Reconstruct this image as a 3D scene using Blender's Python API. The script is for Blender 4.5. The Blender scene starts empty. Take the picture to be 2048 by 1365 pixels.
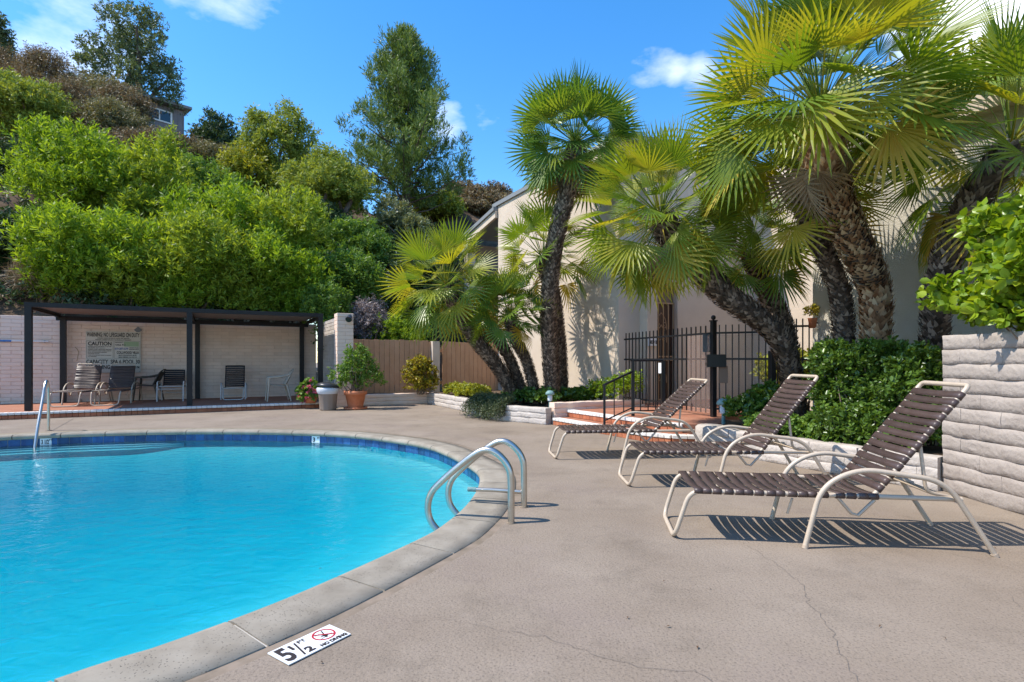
import bpy, bmesh, math, random
import numpy as np
from mathutils import Vector, Matrix
R = math.radians
C = bpy.context.scene.collection
scn = bpy.context.scene
# ------------------------------------------------------------------ camera, sky, sun, exposure
F, H, HZ = 1105.0, 1.2, 722.0           # focal length in photo pixels, eye height, horizon row
cam = bpy.data.objects.new('camera', bpy.data.cameras.new('camera'))
C.objects.link(cam); scn.camera = cam
cam.location = (0, 0, H); cam.rotation_euler = (R(90), 0, 0)
cam.data.sensor_width = 36; cam.data.lens = 36 * F / 2048
cam.data.shift_y = (HZ - 682.5) / 2048
cam.data.clip_start = 0.05; cam.data.clip_end = 2000

SUN_TO = Vector((0.68, 0.13, -1.0)).normalized()      # the way the light travels
sun = bpy.data.objects.new('sun', bpy.data.lights.new('sun', 'SUN'))
C.objects.link(sun)
sun.data.energy = 2.75; sun.data.angle = R(0.5); sun.data.color = (1, 0.945, 0.86)
sun.rotation_euler = SUN_TO.to_track_quat('-Z', 'Y').to_euler()
sun.location = (-20, -5, 30)
w = bpy.data.worlds.new('World'); scn.world = w; w.use_nodes = True
nt = w.node_tree; nd = nt.nodes; nd.clear()
def N(t, nt=None, **kw):
    n = nt.nodes.new(t)
    for k, v in kw.items(): setattr(n, k, v)
    return n
wo = N('ShaderNodeOutputWorld', nt); bg = N('ShaderNodeBackground', nt)
sky = N('ShaderNodeTexSky', nt, sky_type='NISHITA', sun_disc=False)
sky.sun_elevation = math.asin(-SUN_TO.z); sky.sun_rotation = math.atan2(-SUN_TO.x, -SUN_TO.y)
sky.altitude = 100; sky.air_density = 1.0; sky.dust_density = 0.3; sky.ozone_density = 2.0
hs = N('ShaderNodeHueSaturation', nt); hs.inputs['Saturation'].default_value = 1.36; hs.inputs['Value'].default_value = 0.86
tc = N('ShaderNodeTexCoord', nt)
mp = N('ShaderNodeMapping', nt); mp.inputs['Scale'].default_value = (1, 1, 2.2)
no = N('ShaderNodeTexNoise', nt); no.inputs['Scale'].default_value = 3.4; no.inputs['Detail'].default_value = 7; no.inputs['Roughness'].default_value = 0.55
rp = N('ShaderNodeMapRange', nt); rp.inputs['From Min'].default_value = 0.66; rp.inputs['From Max'].default_value = 0.92; rp.clamp = True
mx = N('ShaderNodeMixRGB', nt); mx.inputs['Color2'].default_value = (4.6, 4.8, 5.2, 1)
L = nt.links
L.new(tc.outputs['Generated'], mp.inputs['Vector']); L.new(mp.outputs['Vector'], no.inputs['Vector'])
L.new(sky.outputs[0], hs.inputs['Color']); L.new(hs.outputs[0], mx.inputs['Color1'])
def pdir(px, py): return Vector(((px - 1024) / F, 1, (HZ - py) / F)).normalized()
acc = None
for px, py, rad, amt in [(60, 55, 9, .17), (330, -10, 12, .15), (1925, 50, 5.5, .30), (1300, 130, 3.6, .20), (1390, 160, 3, .14), (990, 215, 3, .10), (2040, 10, 5, .12), (890, 240, 2.5, .10)]:
    dp = N('ShaderNodeVectorMath', nt, operation='DOT_PRODUCT'); dp.inputs[1].default_value = pdir(px, py)
    nrm = N('ShaderNodeVectorMath', nt, operation='NORMALIZE'); L.new(tc.outputs['Generated'], nrm.inputs[0]); L.new(nrm.outputs[0], dp.inputs[0])
    mr = N('ShaderNodeMapRange', nt, interpolation_type='SMOOTHSTEP')
    mr.inputs['From Min'].default_value = math.cos(R(rad)); mr.inputs['From Max'].default_value = 1.0
    mr.inputs['To Max'].default_value = amt; L.new(dp.outputs['Value'], mr.inputs['Value'])
    if acc is None: acc = mr.outputs[0]
    else:
        ad = N('ShaderNodeMath', nt, operation='ADD'); L.new(acc, ad.inputs[0]); L.new(mr.outputs[0], ad.inputs[1]); acc = ad.outputs[0]
ad = N('ShaderNodeMath', nt, operation='ADD'); L.new(no.outputs['Fac'], ad.inputs[0]); L.new(acc, ad.inputs[1])
L.new(ad.outputs[0], rp.inputs['Value']); L.new(rp.outputs[0], mx.inputs['Fac'])
L.new(mx.outputs[0], bg.inputs['Color']); L.new(bg.outputs[0], wo.inputs['Surface'])
bg.inputs['Strength'].default_value = 0.15
scn.view_settings.view_transform = 'Standard'; scn.view_settings.look = 'None'
scn.view_settings.exposure = 1.25; scn.view_settings.gamma = 1; scn.view_settings.use_curve_mapping = False
scn.cycles.max_bounces = 8; scn.cycles.diffuse_bounces = 6; scn.cycles.transparent_max_bounces = 12
scn.cycles.use_denoising = True

# ------------------------------------------------------------------ helpers
W0 = np.array((-12.59, 13.58)); U = np.array((.881, .473)); NB = np.array((-.473, .881))
def TD(t, d, z=0.0):
    p = W0 + t * U + d * NB
    return (float(p[0]), float(p[1]), z)
ANG = math.atan2(.473, .881)
def px2(px, Y): return (px - 1024) / F * Y
def py2(py, Y): return H + (HZ - py) / F * Y
def ground(px, py, z=0.0):
    Y = F * (H - z) / (py - HZ); return ((px - 1024) / F * Y, Y, z)

def tag(o, label=None, cat=None, group=None, kind=None):
    if label: o['label'] = label
    if cat: o['category'] = cat
    if group: o['group'] = group
    if kind: o['kind'] = kind
    return o
def thing(name, loc, label, cat, group=None, rz=0.0):
    o = bpy.data.objects.new(name, None); C.objects.link(o); o.empty_display_size = .1
    o.location = loc; o.rotation_euler = (0, 0, rz)
    return tag(o, label, cat, group)
def link(name, me, parent=None, loc=(0, 0, 0), rot=None, scale=None):
    o = bpy.data.objects.new(name, me); C.objects.link(o); o.parent = parent; o.location = loc
    if rot is not None: o.rotation_euler = rot
    if scale is not None: o.scale = scale
    return o
def copy_tree(o, parent=None):
    c = o.copy(); C.objects.link(c); c.parent = parent
    for ch in list(o.children): copy_tree(ch, c)
    return c

class MB:
    def __init__(s): s.v = []; s.f = []; s.sm = []
    def add(s, vs, fs, smooth=False):
        k = len(s.v); s.v += [tuple(v) for v in vs]
        s.f += [tuple(i + k for i in f) for f in fs]; s.sm += [smooth] * len(fs); return s
    def box(s, c, size, rz=0.0, m=None):
        x, y, z = (a / 2 for a in size); ca, sa = math.cos(rz), math.sin(rz); vs = []
        for X, Y, Z in ((-x,-y,-z),(x,-y,-z),(x,y,-z),(-x,y,-z),(-x,-y,z),(x,-y,z),(x,y,z),(-x,y,z)):
            p = Vector((X, Y, Z))
            if m is not None: p = m @ p
            else: p = Vector((ca*X - sa*Y, sa*X + ca*Y, Z))
            vs.append((p.x + c[0], p.y + c[1], p.z + c[2]))
        return s.add(vs, [(3,2,1,0),(4,5,6,7),(0,1,5,4),(1,2,6,5),(2,3,7,6),(3,0,4,7)])
    def prism(s, pts, z0, z1):
        n = len(pts); vs = [(p[0], p[1], z0) for p in pts] + [(p[0], p[1], z1) for p in pts]
        return s.add(vs, [tuple(range(n))[::-1], tuple(range(n, 2*n))] + [(i, (i+1) % n, n+(i+1) % n, n+i) for i in range(n)])
    def tube(s, path, r, n=8, cap=True):
        P = [Vector(p) for p in path]; m = len(P)
        rs = r if hasattr(r, '__len__') else [r] * m
        vs = []; nrm = None
        for i, p in enumerate(P):
            t = (P[min(i+1, m-1)] - P[max(i-1, 0)]).normalized()
            if nrm is None:
                nrm = t.cross(Vector((0, 0, 1)) if abs(t.z) < .9 else Vector((0, 1, 0))).normalized()
            else: nrm = (nrm - t * nrm.dot(t)).normalized()
            b = t.cross(nrm)
            for k in range(n):
                a = 2 * math.pi * k / n; vs.append(p + (nrm * math.cos(a) + b * math.sin(a)) * rs[i])
        fs = [(i*n+k, i*n+(k+1) % n, (i+1)*n+(k+1) % n, (i+1)*n+k) for i in range(m-1) for k in range(n)]
        s.add(vs, fs, True)
        if cap: s.add([vs[k] for k in range(n)] + [vs[(m-1)*n+k] for k in range(n)], [tuple(range(n)), tuple(range(n, 2*n))[::-1]])
        return s
    def lathe(s, c, prof, n=20, rib=0.0, ribn=0):
        vs = []
        for r, z in prof:
            for k in range(n):
                a = 2*math.pi*k/n; q = r * (1 + (rib if ribn and (k*ribn//n) % 2 else 0))
                vs.append((c[0] + q*math.cos(a), c[1] + q*math.sin(a), c[2] + z))
        return s.add(vs, [(i*n+k, i*n+(k+1) % n, (i+1)*n+(k+1) % n, (i+1)*n+k) for i in range(len(prof)-1) for k in range(n)], True)
    def ball(s, c, r, n=10, m=6):
        rr = r if hasattr(r, '__len__') else (r, r, r)
        vs = []
        for i in range(m+1):
            t = math.pi*i/m
            for k in range(n):
                a = 2*math.pi*k/n; vs.append((c[0]+rr[0]*math.sin(t)*math.cos(a), c[1]+rr[1]*math.sin(t)*math.sin(a), c[2]+rr[2]*math.cos(t)))
        return s.add(vs, [(i*n+k, (i+1)*n+k, (i+1)*n+(k+1) % n, i*n+(k+1) % n) for i in range(m) for k in range(n)], True)
    def mesh(s, name, mat):
        me = bpy.data.meshes.new(name); me.from_pydata(s.v, [], s.f)
        me.polygons.foreach_set('use_smooth', s.sm); me.materials.append(mat); me.update(); return me
    def build(s, name, mat, parent=None, world=True):
        if parent is not None and world:
            M = Matrix(); q = parent
            while q is not None: M = Matrix.Translation(q.location) @ q.rotation_euler.to_matrix().to_4x4() @ M; q = q.parent
            M = M.inverted()
            s.v = [tuple(M @ Vector(v)) for v in s.v]
        return link(name, s.mesh(name, mat), parent)

def np_mesh(name, verts, nper, mat, tri=None):
    """verts (k*nper,3); each group of nper vertices is one n-gon leaf, or tri: faces inside the group"""
    verts = np.asarray(verts, dtype=np.float32).reshape(-1, 3); n = len(verts); g = n // nper
    me = bpy.data.meshes.new(name); me.vertices.add(n); me.vertices.foreach_set('co', verts.ravel())
    if tri is None: tri = [tuple(range(nper))]
    base = (np.arange(g) * nper)[:, None]
    lv, ls = [], []
    for f in tri:
        lv.append((base + np.array(f)[None, :]))
    loops = np.concatenate(lv, axis=1).ravel().astype(np.int32)
    szs = np.tile(np.array([len(f) for f in tri]), g); st = np.concatenate(([0], np.cumsum(szs)[:-1])).astype(np.int32)
    me.loops.add(len(loops)); me.loops.foreach_set('vertex_index', loops)
    me.polygons.add(len(szs)); me.polygons.foreach_set('loop_start', st)
    me.update(calc_edges=True); me.validate(); me.materials.append(mat); return me

def cr(pts, closed=False, k=8):
    """Catmull-Rom"""
    P = [np.array(p, float) for p in pts]; n = len(P); out = []
    rng = range(n) if closed else range(n-1)
    for i in rng:
        if closed: a, b, c, d = P[(i-1) % n], P[i], P[(i+1) % n], P[(i+2) % n]
        else: a, b, c, d = P[max(i-1, 0)], P[i], P[i+1], P[min(i+2, n-1)]
        for j in range(k):
            t = j / k
            out.append(.5*((2*b) + (-a+c)*t + (2*a-5*b+4*c-d)*t*t + (-a+3*b-3*c+d)*t**3))
    if not closed: out.append(P[-1])
    return out
def rnd_path(pts, r=.06, k=5):
    """polyline with rounded corners"""
    P = [Vector(p) for p in pts]; out = [P[0]]
    for i in range(1, len(P)-1):
        a, b, c = P[i-1], P[i], P[i+1]; r1 = min(r, (a-b).length*.49, (c-b).length*.49)
        p0 = b + (a-b).normalized()*r1; p1 = b + (c-b).normalized()*r1
        for j in range(k+1):
            t = j/k; out.append(p0*(1-t)**2 + b*2*t*(1-t) + p1*t*t)
    out.append(P[-1]); return out

# ------------------------------------------------------------------ materials
def mat(name, col, rough=.6, metal=0.0, col2=None, nscale=6.0, bump=0.0, bscale=60.0, spec=.4, detail=5, obj=True, lo=.35, hi=.65, rand=0.0):
    m = bpy.data.materials.new(name); m.use_nodes = True; t = m.node_tree; b = t.nodes['Principled BSDF']
    b.inputs['Roughness'].default_value = rough; b.inputs['Metallic'].default_value = metal
    b.inputs['Specular IOR Level'].default_value = spec
    b.inputs['Base Color'].default_value = (*col, 1)
    tc = N('ShaderNodeTexCoord', t)
    src = None
    if col2:
        n = N('ShaderNodeTexNoise', t); n.inputs['Scale'].default_value = nscale; n.inputs['Detail'].default_value = detail; n.inputs['Roughness'].default_value = .6
        geo = N('ShaderNodeNewGeometry', t)
        t.links.new(geo.outputs['Position'], n.inputs['Vector'])
        r = N('ShaderNodeMapRange', t); r.inputs['From Min'].default_value = lo; r.inputs['From Max'].default_value = hi; t.links.new(n.outputs['Fac'], r.inputs['Value'])
        x = N('ShaderNodeMixRGB', t); x.inputs['Color1'].default_value = (*col, 1); x.inputs['Color2'].default_value = (*col2, 1)
        t.links.new(r.outputs[0], x.inputs['Fac']); src = x.outputs[0]; t.links.new(src, b.inputs['Base Color'])
    if rand:
        oi = N('ShaderNodeObjectInfo', t); mr = N('ShaderNodeMapRange', t); mr.inputs['To Min'].default_value = 1-rand; mr.inputs['To Max'].default_value = 1+rand
        t.links.new(oi.outputs['Random'], mr.inputs['Value'])
        x = N('ShaderNodeMixRGB', t, blend_type='MULTIPLY'); x.inputs['Fac'].default_value = 1
        if src: t.links.new(src, x.inputs['Color1'])
        else: x.inputs['Color1'].default_value = (*col, 1)
        t.links.new(mr.outputs[0], x.inputs['Color2']); t.links.new(x.outputs[0], b.inputs['Base Color'])
    if bump:
        geo = N('ShaderNodeNewGeometry', t)
        n = N('ShaderNodeTexNoise', t); n.inputs['Scale'].default_value = bscale; n.inputs['Detail'].default_value = 6
        t.links.new(geo.outputs['Position'], n.inputs['Vector'])
        bp = N('ShaderNodeBump', t); bp.inputs['Strength'].default_value = bump; bp.inputs['Distance'].default_value = .02
        t.links.new(n.outputs['Fac'], bp.inputs['Height']); t.links.new(bp.outputs[0], b.inputs['Normal'])
    return m
def leafmat(name, cols, trans=.35, rough=.5, spec=.35, tcol=None, hue_obj=.0, gain=1.35):
    cols = [tuple(min(.75, q*gain) for q in c) for c in cols]
    m = bpy.data.materials.new(name); m.use_nodes = True; t = m.node_tree; b = t.nodes['Principled BSDF']; o = t.nodes['Material Output']
    geo = N('ShaderNodeNewGeometry', t); ramp = N('ShaderNodeValToRGB', t)
    e = ramp.color_ramp.elements; e[0].color = (*cols[0], 1); e[0].position = 0; e[1].color = (*cols[-1], 1); e[1].position = 1
    for i, c in enumerate(cols[1:-1]):
        q = e.new((i+1)/(len(cols)-1)); q.color = (*c, 1)
    src = geo.outputs['Random Per Island']
    if hue_obj:
        oi = N('ShaderNodeObjectInfo', t); mu = N('ShaderNodeMath', t, operation='MULTIPLY'); mu.inputs[1].default_value = hue_obj
        m2 = N('ShaderNodeMath', t, operation='MULTIPLY'); m2.inputs[1].default_value = 1-hue_obj
        ad = N('ShaderNodeMath', t, operation='ADD'); t.links.new(oi.outputs['Random'], mu.inputs[0]); t.links.new(src, m2.inputs[0])
        t.links.new(mu.outputs[0], ad.inputs[0]); t.links.new(m2.outputs[0], ad.inputs[1]); src = ad.outputs[0]
    t.links.new(src, ramp.inputs['Fac'])
    b.inputs['Roughness'].default_value = rough; b.inputs['Specular IOR Level'].default_value = spec
    t.links.new(ramp.outputs['Color'], b.inputs['Base Color'])
    tr = N('ShaderNodeBsdfTranslucent', t); mm = N('ShaderNodeMixRGB', t, blend_type='MULTIPLY'); mm.inputs['Fac'].default_value = 1
    mm.inputs['Color2'].default_value = (*(tcol or (1.5, 1.35, .5)), 1); t.links.new(ramp.outputs['Color'], mm.inputs['Color1']); t.links.new(mm.outputs[0], tr.inputs['Color'])
    mix = N('ShaderNodeMixShader', t); mix.inputs['Fac'].default_value = trans
    t.links.new(b.outputs[0], mix.inputs[1]); t.links.new(tr.outputs[0], mix.inputs[2]); t.links.new(mix.outputs[0], o.inputs['Surface'])
    return m

def deck_material():
    m = mat('deck_concrete', (.228, .178, .134), .85, col2=(.285, .229, .177), nscale=.9, detail=8, spec=.2)
    t = m.node_tree; b = t.nodes['Principled BSDF']; geo = N('ShaderNodeNewGeometry', t)
    base = b.inputs['Base Color'].links[0].from_socket
    # pinkish worn patches
    n2 = N('ShaderNodeTexNoise', t); n2.inputs['Scale'].default_value = .55; n2.inputs['Detail'].default_value = 9; n2.inputs['Roughness'].default_value = .7
    r2 = N('ShaderNodeMapRange', t); r2.inputs['From Min'].default_value = .5; r2.inputs['From Max'].default_value = .72; r2.inputs['To Max'].default_value = .55
    x2 = N('ShaderNodeMixRGB', t); x2.inputs['Color2'].default_value = (.245, .19, .163, 1)
    t.links.new(geo.outputs['Position'], n2.inputs['Vector']); t.links.new(n2.outputs['Fac'], r2.inputs['Value']); t.links.new(r2.outputs[0], x2.inputs['Fac']); t.links.new(base, x2.inputs['Color1'])
    # fine dark pits
    n3 = N('ShaderNodeTexNoise', t); n3.inputs['Scale'].default_value = 95; n3.inputs['Detail'].default_value = 3
    r3 = N('ShaderNodeMapRange', t); r3.inputs['From Min'].default_value = .30; r3.inputs['From Max'].default_value = .48; r3.inputs['To Min'].default_value = .62; r3.inputs['To Max'].default_value = 1
    x3 = N('ShaderNodeMixRGB', t, blend_type='MULTIPLY'); x3.inputs['Fac'].default_value = 1
    t.links.new(geo.outputs['Position'], n3.inputs['Vector']); t.links.new(n3.outputs['Fac'], r3.inputs['Value']); t.links.new(x2.outputs[0], x3.inputs['Color1']); t.links.new(r3.outputs[0], x3.inputs['Color2'])
    # dark stains
    n4 = N('ShaderNodeTexNoise', t); n4.inputs['Scale'].default_value = 2.1; n4.inputs['Detail'].default_value = 10; n4.inputs['Roughness'].default_value = .75
    r4 = N('ShaderNodeMapRange', t); r4.inputs['From Min'].default_value = .28; r4.inputs['From Max'].default_value = .5; r4.inputs['To Min'].default_value = .76; r4.inputs['To Max'].default_value = 1
    x4 = N('ShaderNodeMixRGB', t, blend_type='MULTIPLY'); x4.inputs['Fac'].default_value = 1
    t.links.new(geo.outputs['Position'], n4.inputs['Vector']); t.links.new(n4.outputs['Fac'], r4.inputs['Value']); t.links.new(x3.outputs[0], x4.inputs['Color1']); t.links.new(r4.outputs[0], x4.inputs['Color2'])
    t.links.new(x4.outputs[0], b.inputs['Base Color'])
    nb = N('ShaderNodeTexNoise', t); nb.inputs['Scale'].default_value = 42; nb.inputs['Detail'].default_value = 5; nb.inputs['Roughness'].default_value = .65
    bp = N('ShaderNodeBump', t); bp.inputs['Strength'].default_value = .55; bp.inputs['Distance'].default_value = .012
    t.links.new(geo.outputs['Position'], nb.inputs['Vector']); t.links.new(nb.outputs['Fac'], bp.inputs['Height']); t.links.new(bp.outputs[0], b.inputs['Normal'])
    return m
def coping_material():
    m = mat('coping_stone', (.235, .20, .155), .85, col2=(.31, .27, .215), nscale=5, detail=6, spec=.2, rand=.08)
    t = m.node_tree; b = t.nodes['Principled BSDF']; geo = N('ShaderNodeNewGeometry', t); base = b.inputs['Base Color'].links[0].from_socket
    v = N('ShaderNodeTexVoronoi', t); v.inputs['Scale'].default_value = 75; v.inputs['Randomness'].default_value = 1
    r = N('ShaderNodeMapRange', t); r.inputs['From Min'].default_value = .10; r.inputs['From Max'].default_value = .22
    n = N('ShaderNodeTexNoise', t); n.inputs['Scale'].default_value = 4
    r2 = N('ShaderNodeMapRange', t); r2.inputs['From Min'].default_value = .42; r2.inputs['From Max'].default_value = .6
    mxn = N('ShaderNodeMath', t, operation='MAXIMUM')
    x = N('ShaderNodeMixRGB', t); x.inputs['Color1'].default_value = (.10, .085, .07, 1)
    for q in (v, n): t.links.new(geo.outputs['Position'], q.inputs['Vector'])
    t.links.new(v.outputs['Distance'], r.inputs['Value']); t.links.new(n.outputs['Fac'], r2.inputs['Value'])
    t.links.new(r.outputs[0], mxn.inputs[0]); t.links.new(r2.outputs[0], mxn.inputs[1])
    t.links.new(mxn.outputs[0], x.inputs['Fac']); t.links.new(base, x.inputs['Color2']); t.links.new(x.outputs[0], b.inputs['Base Color'])
    bp = N('ShaderNodeBump', t); bp.inputs['Strength'].default_value = .6; bp.inputs['Distance'].default_value = .01
    t.links.new(mxn.outputs[0], bp.inputs['Height']); t.links.new(bp.outputs[0], b.inputs['Normal'])
    return m
def water_material():
    m = bpy.data.materials.new('water'); m.use_nodes = True; t = m.node_tree; t.nodes.clear()
    o = N('ShaderNodeOutputMaterial', t); tr = N('ShaderNodeBsdfTransparent', t); tr.inputs['Color'].default_value = (.97, .99, 1, 1)
    gl = N('ShaderNodeBsdfGlossy', t); gl.inputs['Roughness'].default_value = .02
    fr = N('ShaderNodeFresnel', t); fr.inputs['IOR'].default_value = 1.33
    mix = N('ShaderNodeMixShader', t); geo = N('ShaderNodeNewGeometry', t)
    mp = N('ShaderNodeMapping', t); mp.inputs['Scale'].default_value = (1, 1.6, 1)
    n = N('ShaderNodeTexNoise', t); n.inputs['Scale'].default_value = 5.5; n.inputs['Detail'].default_value = 3; n.inputs['Distortion'].default_value = .6
    bp = N('ShaderNodeBump', t); bp.inputs['Strength'].default_value = .25; bp.inputs['Distance'].default_value = .05
    t.links.new(geo.outputs['Position'], mp.inputs['Vector']); t.links.new(mp.outputs[0], n.inputs['Vector']); t.links.new(n.outputs['Fac'], bp.inputs['Height'])
    t.links.new(bp.outputs[0], gl.inputs['Normal']); t.links.new(bp.outputs[0], fr.inputs['Normal'])
    t.links.new(fr.outputs[0], mix.inputs['Fac']); t.links.new(tr.outputs[0], mix.inputs[1]); t.links.new(gl.outputs[0], mix.inputs[2]); t.links.new(mix.outputs[0], o.inputs['Surface'])
    va = N('ShaderNodeVolumeAbsorption', t); va.inputs['Color'].default_value = (.05, .90, .945, 1); va.inputs['Density'].default_value = 2.5
    t.links.new(va.outputs[0], o.inputs['Volume'])
    return m
def soil_material():
    m = mat('hill_soil', (.055, .036, .024), .95, col2=(.13, .09, .06), nscale=1.3, bump=.9, bscale=9, spec=.1); return m
M = dict(
    deck=deck_material(), coping=coping_material(), water=water_material(), soil=soil_material(),
    caulk=mat('caulk', (.17, .13, .09), .9, col2=(.25, .19, .14), nscale=8),
    plaster=mat('pool_plaster', (.38, .47, .52), .7, col2=(.33, .44, .50), nscale=2.5, spec=.2),
    tile=mat('pool_tile', (.012, .045, .14), .25, col2=(.02, .09, .22), nscale=9, rand=.35),
    grout=mat('grout', (.42, .40, .37), .9),
    pinkwall=mat('painted_block', (.74, .54, .42), .85, col2=(.79, .60, .48), nscale=3, bump=.3, bscale=50, rand=.05, spec=.2),
    planterblock=mat('white_planter_block', (.43, .375, .325), .8, col2=(.52, .46, .41), nscale=4, bump=.6, bscale=26, rand=.05, spec=.2),
    whiteblock=mat('white_painted_block', (.315, .265, .228), .8, col2=(.39, .335, .292), nscale=3, bump=.6, bscale=24, rand=.05, spec=.2),
    mortar=mat('painted_mortar', (.60, .43, .33), .9, bump=.3), wmortar=mat('white_mortar', (.44, .38, .33), .9, bump=.3),
    bronze=mat('dark_bronze_metal', (.017, .014, .013), .5, col2=(.024, .02, .018), nscale=5, spec=.25),
    roofpan=mat('awning_panel', (.22, .17, .145), .6),
    pave=mat('red_paver', (.30, .115, .065), .85, col2=(.38, .17, .10), nscale=3, bump=.3),
    brick=mat('brick_tile', (.33, .10, .045), .7, col2=(.42, .15, .07), nscale=6, rand=.2),
    whitenose=mat('white_nosing', (.62, .57, .52), .75, col2=(.72, .68, .63), nscale=7, rand=.1),
    fence=mat('tan_fence_paint', (.45, .26, .15), .8, col2=(.50, .30, .18), nscale=4, bump=.25, rand=.05, spec=.2),
    palepost=mat('pale_post', (.55, .44, .34), .8, col2=(.6, .5, .4), nscale=5),
    stucco=mat('cream_stucco', (.58, .47, .36), .9, col2=(.63, .52, .405), nscale=1.6, bump=.5, bscale=90, spec=.15),
    stucco_shade=mat('shade_tinted_stucco', (.50, .455, .37), .9, col2=(.56, .51, .42), nscale=1.6, bump=.6, bscale=70, spec=.15),  # wing stucco, greyed: shade of the palm crowns is put into the colour
    fascia=mat('grey_fascia', (.22, .23, .23), .6), beam=mat('brown_beam', (.22, .15, .11), .8),
    door=mat('brown_door', (.085, .045, .028), .5), goldiron=mat('tan_iron', (.42, .27, .15), .5),
    iron=mat('black_iron', (.012, .012, .013), .45), box=mat('black_box', (.006, .006, .007), .4),
    plate=mat('slate_plate', (.05, .06, .075), .5),
    steel=mat('stainless', (.52, .48, .42), .33, metal=1.0, col2=(.56, .53, .48), nscale=12),
    tan=mat('tan_tube', (.47, .375, .28), .4, col2=(.51, .41, .31), nscale=10, spec=.5),
    strap=mat('brown_strap', (.058, .036, .030), .42, col2=(.075, .048, .041), nscale=10, rand=.18, spec=.5),
    darkstrap=mat('dark_strap', (.02, .017, .018), .45, rand=.2), greytube=mat('grey_tube', (.56, .52, .50), .4),
    plastic=mat('bronze_plastic', (.055, .040, .028), .4, rand=.0), beigeplastic=mat('beige_plastic', (.46, .36, .27), .45),
    sign=mat('sign_board', (.55, .49, .40), .6, col2=(.6, .54, .45), nscale=4), ink=mat('sign_ink', (.03, .02, .018), .6),
    bluink=mat('blue_ink', (.08, .12, .3), .6), green=mat('green_sticker', (.30, .38, .22), .6), red=mat('red_ink', (.42, .02, .03), .5),
    white=mat('white_tile', (.72, .72, .72), .4), terra=mat('terracotta', (.50, .155, .065), .75, col2=(.58, .21, .10), nscale=9),
    bin=mat('taupe_plastic', (.25, .195, .16), .5), lid=mat('bin_lid', (.03, .03, .032), .35), bag=mat('clear_bag', (.55, .57, .6), .3),
    teal=mat('weathered_teal', (.10, .21, .21), .6, col2=(.22, .33, .32), nscale=25),
    poolblue=mat('blue_pole', (.03, .16, .42), .4), polewhite=mat('white_pole', (.7, .68, .66), .4), grey=mat('grey_paint', (.2, .2, .21), .6),
    hwall=mat('grey_siding', (.19, .175, .19), .8, col2=(.21, .195, .21), nscale=2), glass=mat('window_glass', (.02, .03, .04), .05, spec=.8), wtrim=mat('white_trim', (.75, .75, .75), .5),
    bark=mat('bark', (.07, .05, .038), .9, col2=(.13, .10, .08), nscale=9, bump=.8, bscale=30),
    twig=mat('twig', (.17, .12, .085), .9, col2=(.25, .19, .14), nscale=20),
    crack=mat('crack_fill', (.17, .14, .115), .95), grate=mat('drain_grate', (.12, .13, .14), .5), deadleaf=mat('dead_leaf', (.09, .045, .02), .8),
    petal=leafmat('pink_petals', [(.55, .06, .12), (.75, .16, .24), (.8, .3, .36)], .3, tcol=(1.1, .8, .8), gain=1.0),
)
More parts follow.
